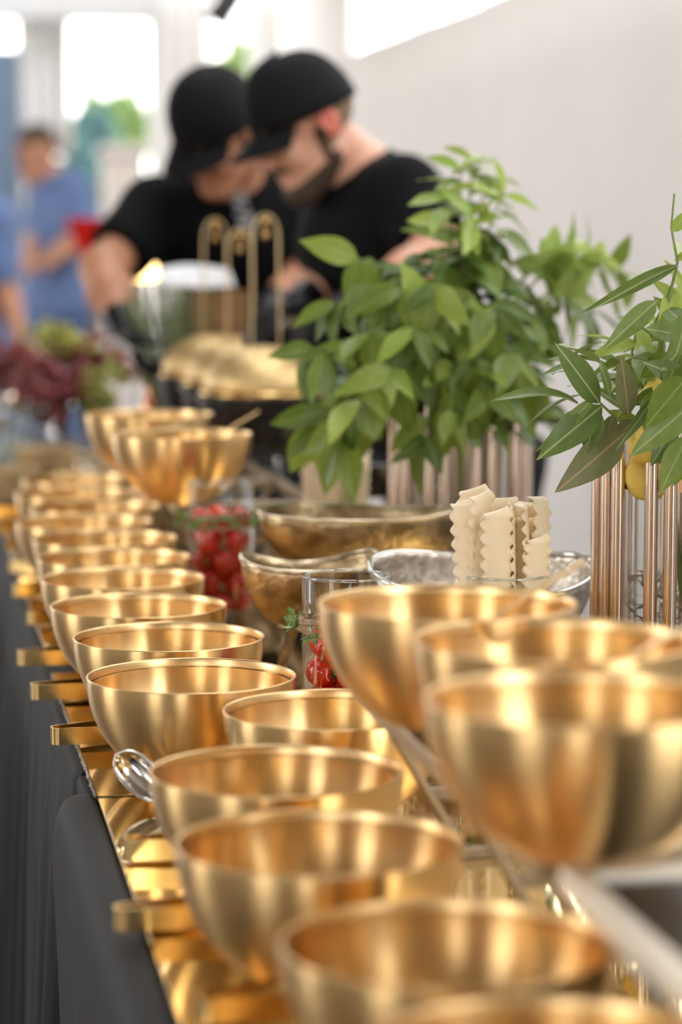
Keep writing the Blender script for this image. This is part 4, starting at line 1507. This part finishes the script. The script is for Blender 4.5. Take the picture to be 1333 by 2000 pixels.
def legs_for(px, py, fx, fy, spread=0.11):
    """standing legs below a pelvis at (px, py), facing (fx, fy)"""
    f = Vector((fx, fy, 0)).normalized()
    r = Vector((f.y, -f.x, 0))
    d = {}
    for s, sg in (('r', 1), ('l', -1)):
        b = Vector((px, py, 0)) + r * spread * sg
        d['hip_' + s] = b + Vector((0, 0, .90))
        d['knee_' + s] = b + f * .02 + Vector((0, 0, .50))
        d['ankle_' + s] = b + Vector((0, 0, .085))
        d['toe_' + s] = b + f * .16 + Vector((0, 0, .045))
    return d


# cook with his face in profile, on the right
Ym = 4.86
J = dict(head=at(597, 243, y=Ym), neck=at(708, 345, y=Ym + .04), shoulder_l=at(785, 385, y=Ym - .10), shoulder_r=at(672, 405, y=Ym + .22),
         elbow_l=at(868, 508, y=Ym - .24), wrist_l=at(690, 592, y=Ym - .28), elbow_r=at(640, 560, y=Ym + .16), wrist_r=at(588, 590, y=Ym - .06),
         chest=at(738, 478, y=Ym + .06), pelvis=(1.085, Ym + .05, .93))
J.update(legs_for(1.10, Ym + .05, -1, -.35))
cook, inv, _ = person('person', 'cook in black cap and t-shirt with a dark beard, seen in profile looking down', J, (-.85, -.22, -.5), (-.45, -.1, .85), M_skin, M_tee, M_trouser, beard=True,
                      hands={'l': ((-.9, -.25, -.3), (0.1, -.3, -.9), 1, .45), 'r': ((-.8, -.5, -.3), (0, -.2, -.95), -1, .45)})
# cook with lowered cap hiding his face
Yn = 5.60
J = dict(head=at(424, 252, y=Yn - .16), neck=at(440, 372, y=Yn + .02), shoulder_r=at(305, 415, y=Yn), shoulder_l=at(575, 395, y=Yn + .02),
         elbow_r=at(200, 528, y=Yn - .14), wrist_r=at(243, 648, y=Yn - .32), elbow_l=at(600, 560, y=Yn - .06), wrist_l=at(520, 600, y=Yn - .25),
         chest=at(478, 452, y=Yn + .05), pelvis=at(530, 720, y=Yn + .18))
J.update(legs_for(J['pelvis'].x + .02, Yn + .2, -.1, -1))
cook2, inv2, _ = person('person', 'cook in black t-shirt bowing so the black cap hides most of the face', J, (-.58, -.48, -.66), (-.33, -.48, .8), M_skin2, M_tee, M_trouser,
                        hands={'r': ((.35, -.5, -.75), (.7, -.3, -.1), 1, .55), 'l': ((-.6, -.6, -.4), (0, -.2, -.95), -1, .5)})
# pale print on his chest
for px, py, sx, sz in ((470, 388, .022, .024), (482, 428, .024, .030)):
    c = at(px, py, y=Yn - .125)
    mb = MB()
    for (ox, oz, w_, h_) in ((-.5, .35, .8, .3), (.3, .1, .5, .7), (-.35, -.35, .6, .5), (.35, -.7, .9, .25)):
        mb.box((c.x + ox * sx - w_ * sx / 2, c.y - .002, c.z + oz * sz - h_ * sz / 2), (c.x + ox * sx + w_ * sx / 2, c.y + .03, c.z + oz * sz + h_ * sz / 2))
    mb.build('chest_print', M_grey, cook2, smooth=0).matrix_local = inv2

# two people in blue workwear far behind
Yb = 11.6
J = dict(head=at(72, 298, y=Yb), neck=at(98, 345, y=Yb + .02), shoulder_l=at(88, 368, y=Yb + .12), shoulder_r=at(140, 366, y=Yb - .06),
         elbow_r=at(150, 470, y=Yb - .12), wrist_r=at(90, 512, y=Yb - .30), elbow_l=at(78, 440, y=Yb + .1), wrist_l=at(60, 512, y=Yb - .10),
         chest=at(120, 440, y=Yb + .03), pelvis=at(112, 590, y=Yb + .06))
J.update(legs_for(J['pelvis'].x, Yb + .06, -.4, -1))
person('person', 'distant person in blue workwear standing sideways by the far opening', J, (-.75, -.55, -.25), (-.2, -.1, .95), M_skin2, M_blue, M_blue, h=.011, cap=False, gloves=False, hair=M_beard, sleeve=.95,
       hands={'r': ((-.7, -.6, -.1), (0, 0, -1), 1, .5), 'l': ((-.7, -.6, -.2), (0, 0, -1), -1, .5)})
Yb = 10.2
J = dict(head=at(-82, 330, y=Yb), neck=at(-80, 392, y=Yb + .02), shoulder_l=at(-148, 420, y=Yb + .03), shoulder_r=at(-8, 425, y=Yb - .03),
         elbow_r=at(8, 560, y=Yb - .03), wrist_r=at(40, 660, y=Yb - .2), elbow_l=at(-160, 560, y=Yb - .02), wrist_l=at(-100, 640, y=Yb - .28),
         chest=at(-72, 500, y=Yb + .03), pelvis=at(-60, 690, y=Yb + .06))
J.update(legs_for(J['pelvis'].x, Yb + .06, .3, -1))
person('person', 'distant person in blue cut off by the left picture edge', J, (.6, -.7, -.35), (.2, -.2, .9), M_skin2, M_blue, M_blue, h=.011, cap=False, gloves=False, hair=M_beard, sleeve=.95,
       hands={'r': ((.3, -.7, -.5), (0, 0, -1), 1, .5), 'l': ((.5, -.8, 0), (0, 0, -1), -1, .5)})

# ------------------------------------------------------------------ chafing dishes with domed lids
def chafing_dish(px, py, y, r, label, handle_top):
    c = at(px, py, y=y)                     # centre of the lid's foot
    e = empty('chafing_dish', (c.x, y, ZT), label, 'chafing dish', 'chafing dishes with gold domed lids')
    zl = c.z - ZT
    MB().lathe([(r * .55, zl - .10), (r * .85, zl - .085), (r * 1.0, zl - .045), (r * 1.04, zl - .004), (r * 1.10, zl - .004), (r * 1.10, zl), (r * .9, zl)], 48).build('water_pan', M_chafer, e, smooth=40)
    MB().lathe([(r * 1.0, zl + .001), (r * 1.03, zl + .004), (r * 1.0, zl + .010), (r * .97, zl + .012)], 48).build('lid_rim', M_brass, e, smooth=180)
    pr = [(r * .97, zl + .012)] + [(r * .97 * math.cos(a) ** .9 if a < 1.57 else .0005, zl + .012 + r * .66 * math.sin(a)) for a in [PI / 2 * k / 16 for k in range(1, 17)]]
    solidify(MB().lathe(pr, 56).build('domed_lid', M_lid, e, smooth=180), .002)
    za = zl + .012 + r * .60
    ht = at(px, handle_top, y=y).z - ZT
    hw = .026
    pts = [(-hw, 0, za - .012)] + [(-hw * (1 - .1 * k / 4), 0, za + (ht - za - .04) * k / 4) for k in range(1, 5)]
    pts += [(hw * .9 * math.cos(PI - PI * k / 10), 0, ht - .04 + .04 * math.sin(PI * k / 10)) for k in range(1, 10)]
    pts += [(hw * (.9 + .1 * k / 4), 0, ht - .04 - (ht - za - .028) * k / 4) for k in range(0, 5)]
    hd = MB().strap(pts, .013, .003, (0, 1, 0)).build('arch_handle', M_goldspoon, e, smooth=40)
    MB().sphere((0, 0, ht - .012), .008).tube([(0, 0, ht - .006), (0, 0, ht - .035)], .004).sphere((0, 0, ht - .038), .007).build('handle_finial', M_brass, e, smooth=180)
    for k in range(4):
        a = PI / 4 + PI / 2 * k
        MB().tube([(r * .9 * math.cos(a), r * .9 * math.sin(a), zl - .05), (r * 1.0 * math.cos(a), r * 1.0 * math.sin(a), .012), (r * 1.05 * math.cos(a), r * 1.05 * math.sin(a), .006)], .007, 8).build('leg', M_chafer, e, smooth=180)
    MB().lathe([(r * .8, .05), (r * .95, .055), (r * .95, .062), (r * .8, .062)], 40, True).build('stand_ring', M_chafer, e, smooth=40)
    b_ = MB().lathe([(.0005, .007), (.03, .007), (.034, .012), (.034, .04), (.02, .046), (.0005, .046)], 24).build('burner', M_steel, e, smooth=40)
    return e


chafing_dish(520, 772, 4.58, .118, 'front chafing dish with hammered gold dome and tallest arch handle', 418)
chafing_dish(470, 752, 4.85, .108, 'middle chafing dish with hammered gold dome, mostly hidden behind the front one', 447)
chafing_dish(422, 735, 5.11, .112, 'rear chafing dish with hammered gold dome nearest the bowing cook', 427)
# black pan beside the front chafing dish
c = at(590, 775, y=4.36)
e = empty('black_pan', (0.80, 4.16, 0.91), 'black cast iron pan on the low riser below the chafing dishes', 'pan')
MB().lathe([(.0005, .0), (.075, .0), (.085, .005), (.098, .052), (.103, .056), (.100, .058), (.083, .010), (.0005, .006)], 48).build('pan_body', M_chafer, e, smooth=40)
MB().strap([(-.10, 0, .050), (-.14, 0, .060), (-.21, 0, .075), (-.24, 0, .076)], [.022, .018, .022, .018], .008, (0, 1, 0)).build('pan_handle', M_chafer, e, smooth=40)

# ------------------------------------------------------------------ far end of the buffet
# rosemary in a pot
c = at(343, 730, y=5.27)
e = empty('rosemary_plant', (c.x - .005, 5.25, ZT), 'grey-green bushy rosemary in a dark pot beside the gloved hand', 'plant')
MB().lathe([(.0005, 0), (.045, 0), (.06, .17), (.064, .17), (.064, .19), (.058, .19), (.056, .17), (.0005, .165)], 32).build('pot', M_dark, e, smooth=40)
r = np.random.default_rng(9)
mbn, mbs = MB(), MB()
for k in range(80):
    a, sp = r.random() * 2 * PI, r.random() ** .6
    t0 = Vector((.035 * sp * math.cos(a), .035 * sp * math.sin(a), .17))
    t1 = t0 + Vector((.070 * sp * math.cos(a), .055 * sp * math.sin(a), .22 + .09 * r.random()))
    mbs.tube([t0, (t0 + t1) / 2 + Vector((0, 0, .01)), t1], .0016, 4)
    for j in range(38):
        q = t0 + (t1 - t0) * (j / 38)
        d = Vector(r.normal(size=3))
        d.z = abs(d.z) * .8
        d = d.normalized() * .020
        n_ = d.orthogonal().normalized() * .0016
        mbn.add([q, q + d * .5 + n_, q + d, q + d * .5 - n_], [(0, 1, 2, 3)])
mbs.build('stems', M_stem, e)['kind'] = 'stuff'
mbn.build('needles', M_rosem, e, smooth=0)['kind'] = 'stuff'

# wooden crate with white paper
c = at(428, 566, y=5.24)
zc = c.z - ZT
e = empty('wooden_crate', (c.x, 5.27, ZT), 'tall brown wooden crate behind the gold dome lids', 'crate')
nb_ = 6
for k in range(nb_):
    z0 = zc * k / nb_ + .003
    z1 = zc * (k + 1) / nb_ - .003
    for (a, b) in (((-.055, -.055, z0), (.055, -.047, z1)), ((-.055, .047, z0), (.055, .055, z1)), ((-.055, -.047, z0), (-.047, .047, z1)), ((.047, -.047, z0), (.055, .047, z1))):
        MB().box(a, b).build('slat', M_card, e, smooth=0)
for sx in (-1, 1):
    for sy in (-1, 1):
        MB().box((sx * .040 - .006, sy * .040 - .006, 0), (sx * .040 + .006, sy * .040 + .006, zc)).build('corner_post', M_card, e, smooth=0)
c = at(385, 535, y=5.22)


def paper(u, v):
    return (c.x - .075 + .15 * u, 5.20 + .10 * v + .01 * math.sin(5 * u), zc + ZT + .004 + .030 * v + .016 * math.sin(3.0 * u) * v + .010 * abs(u - .6))


o = solidify(MB().grid(paper, 14, 8).build('paper_sheet', M_white, smooth=180), .0015, 0)
tag(o, 'curled white paper lying on the brown crate', 'paper')

# tray held by the bearded cook
a = at(602, 592, y=4.80)
b = at(478, 684, y=4.985)
e = empty('serving_tray', b, 'pale oblong tray slanting down from the gloved hand behind the gold domes', 'tray')
dv = a - b
mb = MB().bar((0, 0, 0), dv, .045, .008, (.4, 0, 1))
bevel(mb.build('tray_plate', M_spoon, e, smooth=0), .004)
MB().bar(Vector((0, -.022, .006)), dv + Vector((0, -.022, .006)), .005, .012, (.4, 0, 1)).build('tray_edge', M_white, e, smooth=0)

# heat lamp
c = at(283, 528, y=6.5)
e = empty('heat_lamp', (c.x, 6.5, ZC), 'glowing warm heat lamp behind the elbow of the bowing cook', 'lamp')
zl = c.z - ZC
MB().lathe([(.0005, 0), (.08, 0), (.08, .012), (.0005, .016)], 32).build('lamp_base', M_brass, e, smooth=40)
MB().tube([(.0, .10, .01), (0, .10, zl + .06), (0, .07, zl + .10), (0, .02, zl + .09), (0, .0, zl + .05)], .008, 10).build('lamp_pole', M_brass, e, smooth=180)
MB().tube([(0, .0, .008), (0, .10, .012)], .010, 8).build('lamp_foot', M_brass, e, smooth=180)
sh = MB().lathe([(.018, .055), (.022, .05), (.050, .030), (.066, .0), (.064, -.004), (.046, .028), (.018, .045)], 40).build('lamp_shade', M_brass, e, smooth=60)
bl = MB().sphere((0, 0, .004), .052, 20, 10, (1, 1, .45)).build('bulb', M_lamp, e, smooth=180)
for o in (sh, bl):
    o.location = (0, 0, zl)
    o.rotation_euler = (-.45, 0, 0)

# grapes on a footed stand
c = at(120, 790, y=6.25)
e = empty('fruit_stand', (c.x, 6.25, ZC), 'silver footed stand under the grapes', 'stand')
zs = c.z - ZC
MB().lathe([(.0005, zs), (.15, zs + .004), (.165, zs + .02), (.160, zs + .02), (.145, zs - .004), (.03, zs - .012), (.018, zs - .04), (.016, .03), (.05, .012), (.07, .0), (.0005, .0)], 56).build('stand_dish', M_spoon, e, smooth=50)
GR = [(30, 730, 0, 'dark red grape bunch at the left edge of the fruit stand', .0), (90, 735, 0, 'dark red grape bunch in the front middle of the fruit stand', -.06), (150, 715, 0, 'dark red grape bunch at the back of the fruit stand', .06),
      (212, 700, 0, 'red grape bunch nearest the gloved hand', .02), (120, 770, 0, 'dark red grape bunch under the middle of the pile', -.10), (10, 700, 0, 'dark red grape bunch cut off by the left edge', .04), (75, 775, 0, 'dark red grape bunch hanging low over the stand rim', -.13), (122, 668, 1, 'green grape bunch on top of the red grapes', .07), (195, 765, 1, 'green grape bunch hanging at the right of the fruit stand', -.10)]
for gi, (px, py, green, lab, dy) in enumerate(GR):
    c = at(px, py, y=6.25 + dy)
    g = empty('grape_bunch', c, lab, 'grapes', 'grape bunches on the fruit stand')
    mb = MB()
    r = np.random.default_rng(gi + 40)
    ax_ = Vector((r.uniform(-.9, .9), r.uniform(-.4, .1), -1 if gi in (6, 8) else r.uniform(-.3, .1))).normalized()
    for k in range(95):
        t = r.random()
        d = Vector(r.normal(size=3)).normalized() * (.056 * (1 - .5 * t)) * (.5 + .6 * r.random())
        q = ax_ * (t - .4) * .13 + d
        mb.sphere(q, .0105 * r.uniform(.9, 1.1), 9, 6)
    mb.build('grapes', M_grapeg if green else M_grape, g, smooth=180)['kind'] = 'stuff'
    MB().tube([ax_ * -.10, ax_ * -.05, ax_ * .05], [.003, .0025, .002], 6).build('grape_stem', M_bark, g, smooth=180)
# jars and baskets in front of the grapes
def jar(px, py, y, r, h, label):
    c = at(px, py, y=y)
    e = empty('glass_jar', (c.x, y, ZC), label, 'jar', 'glass jars at the far left')
    MB().lathe([(.0005, 0), (r * .95, 0), (r, .005), (r, h * .8), (r * .8, h * .9), (r * .8, h)], 36).build('jar_body', M_glassrim, e, smooth=60)
    MB().lathe([(r * .85, h), (r * .88, h + .002), (r * .88, h + .02), (.0005, h + .024)], 36).build('jar_lid', M_spoon, e, smooth=40)


jar(25, 860, 5.98, .05, .17, 'squat glass jar under the left end of the grapes')
jar(62, 850, 6.08, .045, .15, 'glass jar with steel lid right of the squat jar')
jar(-12, 905, 5.8, .045, .14, 'glass jar cut off by the left edge')


def basket(px, y, r, h, label, z=ZC):
    c = at(px, 880, y=y)
    e = empty('wicker_basket', (c.x, y, z), label, 'basket')
    for k in range(9):
        zz = .006 + (h - .01) * k / 8
        pts = [((r * (.82 + .18 * k / 8) + .004 * (1 if (j + k) % 2 else -1)) * math.cos(2 * PI * j / 40), (r * (.82 + .18 * k / 8) + .004 * (1 if (j + k) % 2 else -1)) * math.sin(2 * PI * j / 40), zz) for j in range(41)]
        MB().tube(pts, .0065, 6, False).build('wicker_strand', M_wicker, e, smooth=180)
    for j in range(20):
        a = 2 * PI * (j + .5) / 20
        MB().tube([(r * .82 * math.cos(a), r * .82 * math.sin(a), .002), (r * math.cos(a), r * math.sin(a), h)], .004, 5).build('wicker_stake', M_wicker, e, smooth=180)
    MB().lathe([(.0005, .003), (r * .8, .003), (r * .8, .009), (.0005, .009)], 32).build('basket_base', M_wicker, e)


basket(88, 5.72, .062, .10, 'small pale wicker basket in front of the grape stand')
basket(20, 5.55, .055, .07, 'low wicker basket at the left edge beyond the last gold bowls')
# gold wire basket
c = at(165, 900, y=5.62)
e = empty('wire_basket', (c.x, 5.62, ZC), 'gold wire basket beside the wicker basket behind the last bowls', 'basket')
for k in range(5):
    z = .004 + .022 * k
    MB().tube([(-.06, -.05, z), (.06, -.05, z), (.06, .05, z), (-.06, .05, z), (-.06, -.05, z)], .0022, 6).build('wire', M_goldspoon, e)
for k in range(7):
    x = -.06 + .02 * k
    for y in (-.05, .05):
        MB().tube([(x, y, .002), (x, y, .094)], .0018, 6).build('wire', M_goldspoon, e)
MB().box((-.058, -.048, .001), (.058, .048, .003)).build('basket_floor', M_goldspoon, e, smooth=0)
# copper pepper mill and white card between the raised bowls and the chafing dishes
c = at(292, 800, y=5.02)
e = empty('pepper_mill', (c.x, 5.02, ZT), 'copper pepper mill behind the farthest raised bowl', 'mill')
zt = at(292, 758, y=5.02).z - ZT
MB().lathe([(.0005, 0), (.024, 0), (.024, .02), (.014, zt * .35), (.020, zt * .62), (.012, zt * .70), (.0005, zt * .70)], 28).build('mill_body', M_copper, e, smooth=60)
MB().lathe([(.0005, zt * .70), (.010, zt * .71), (.017, zt * .78), (.015, zt * .90), (.006, zt * .94), (.007, zt), (.0005, zt + .003)], 28).build('mill_knob', M_copper, e, smooth=60)
c = at(258, 790, y=5.2)
e = empty('menu_card', (c.x, 5.2, ZT), 'white tent card between the green grapes and the copper mill', 'card')
zt = at(258, 752, y=5.2).z - ZT
MB().bar((0, -.03, .0), (0, 0, zt), .05, .002, (0, 1, 0)).bar((0, .03, .0), (0, 0, zt), .05, .002, (0, 1, 0)).build('card_faces', M_white, e, smooth=0)
e.rotation_euler = (0, 0, -.2)
# steel tongs in the gloved hand
c = at(285, 700, y=5.22)
e = empty('steel_tongs', at(262, 690, y=5.22), 'steel tongs in the black glove of the bowing cook', 'tongs')
for s in (-1, 1):
    MB().strap([(-.05, s * .004, .03), (0, s * .010, .0), (.05, s * .016, -.035), (.085, s * .006, -.06)], .016, .002, (0.5, 0, .8)).build('tong_arm', M_spoon, e, smooth=40)

# red hopper behind the elbow
c = at(185, 425, y=9.0)
e = empty('red_bin', (c.x, 9.0, 0), 'bright red tapered bin on a stand behind the cook\'s elbow', 'bin')
zt = c.z
vs = []
for z, hw, hd in ((zt - .13, .055, .06), (zt - .02, .095, .10), (zt, .105, .11), (zt - .006, .09, .095), (zt - .12, .045, .05)):
    vs += [(-hw, -hd, z), (hw, -hd, z), (hw, hd, z), (-hw, hd, z)]
fs = [(3, 2, 1, 0), (16, 17, 18, 19)]
for q in range(4):
    for k in range(4):
        k2 = (k + 1) % 4
        fs.append((q * 4 + k, q * 4 + k2, q * 4 + 4 + k2, q * 4 + 4 + k))
bevel(MB().add(vs, fs).build('bin_body', M_red, e, smooth=0), .006)
MB().box((-.07, -.07, 0), (.07, .07, .02)).tube([(0, 0, .02), (0, 0, zt - .13)], .02).build('bin_stand', M_stone, e)

# ceiling spotlight
c = at(442, 10, y=9.5)
e = empty('ceiling_spotlight', (c.x, 9.5, 3.3), 'dark grey spotlight hanging at the top edge above the cooks', 'spotlight')
MB().tube([(0, 0, 0), (0, 0, c.z - 3.3 + .05)], .012, 8).build('drop_rod', M_dark, e)
s_ = MB().lathe([(.0005, .07), (.035, .07), (.045, .05), (.05, -.07), (.044, -.07), (.04, -.05), (.0005, -.05)], 28).build('lamp_can', M_dark, e, smooth=40)
s_.location = (0, 0, c.z - 3.3)
s_.rotation_euler = (.4, .6, 0)
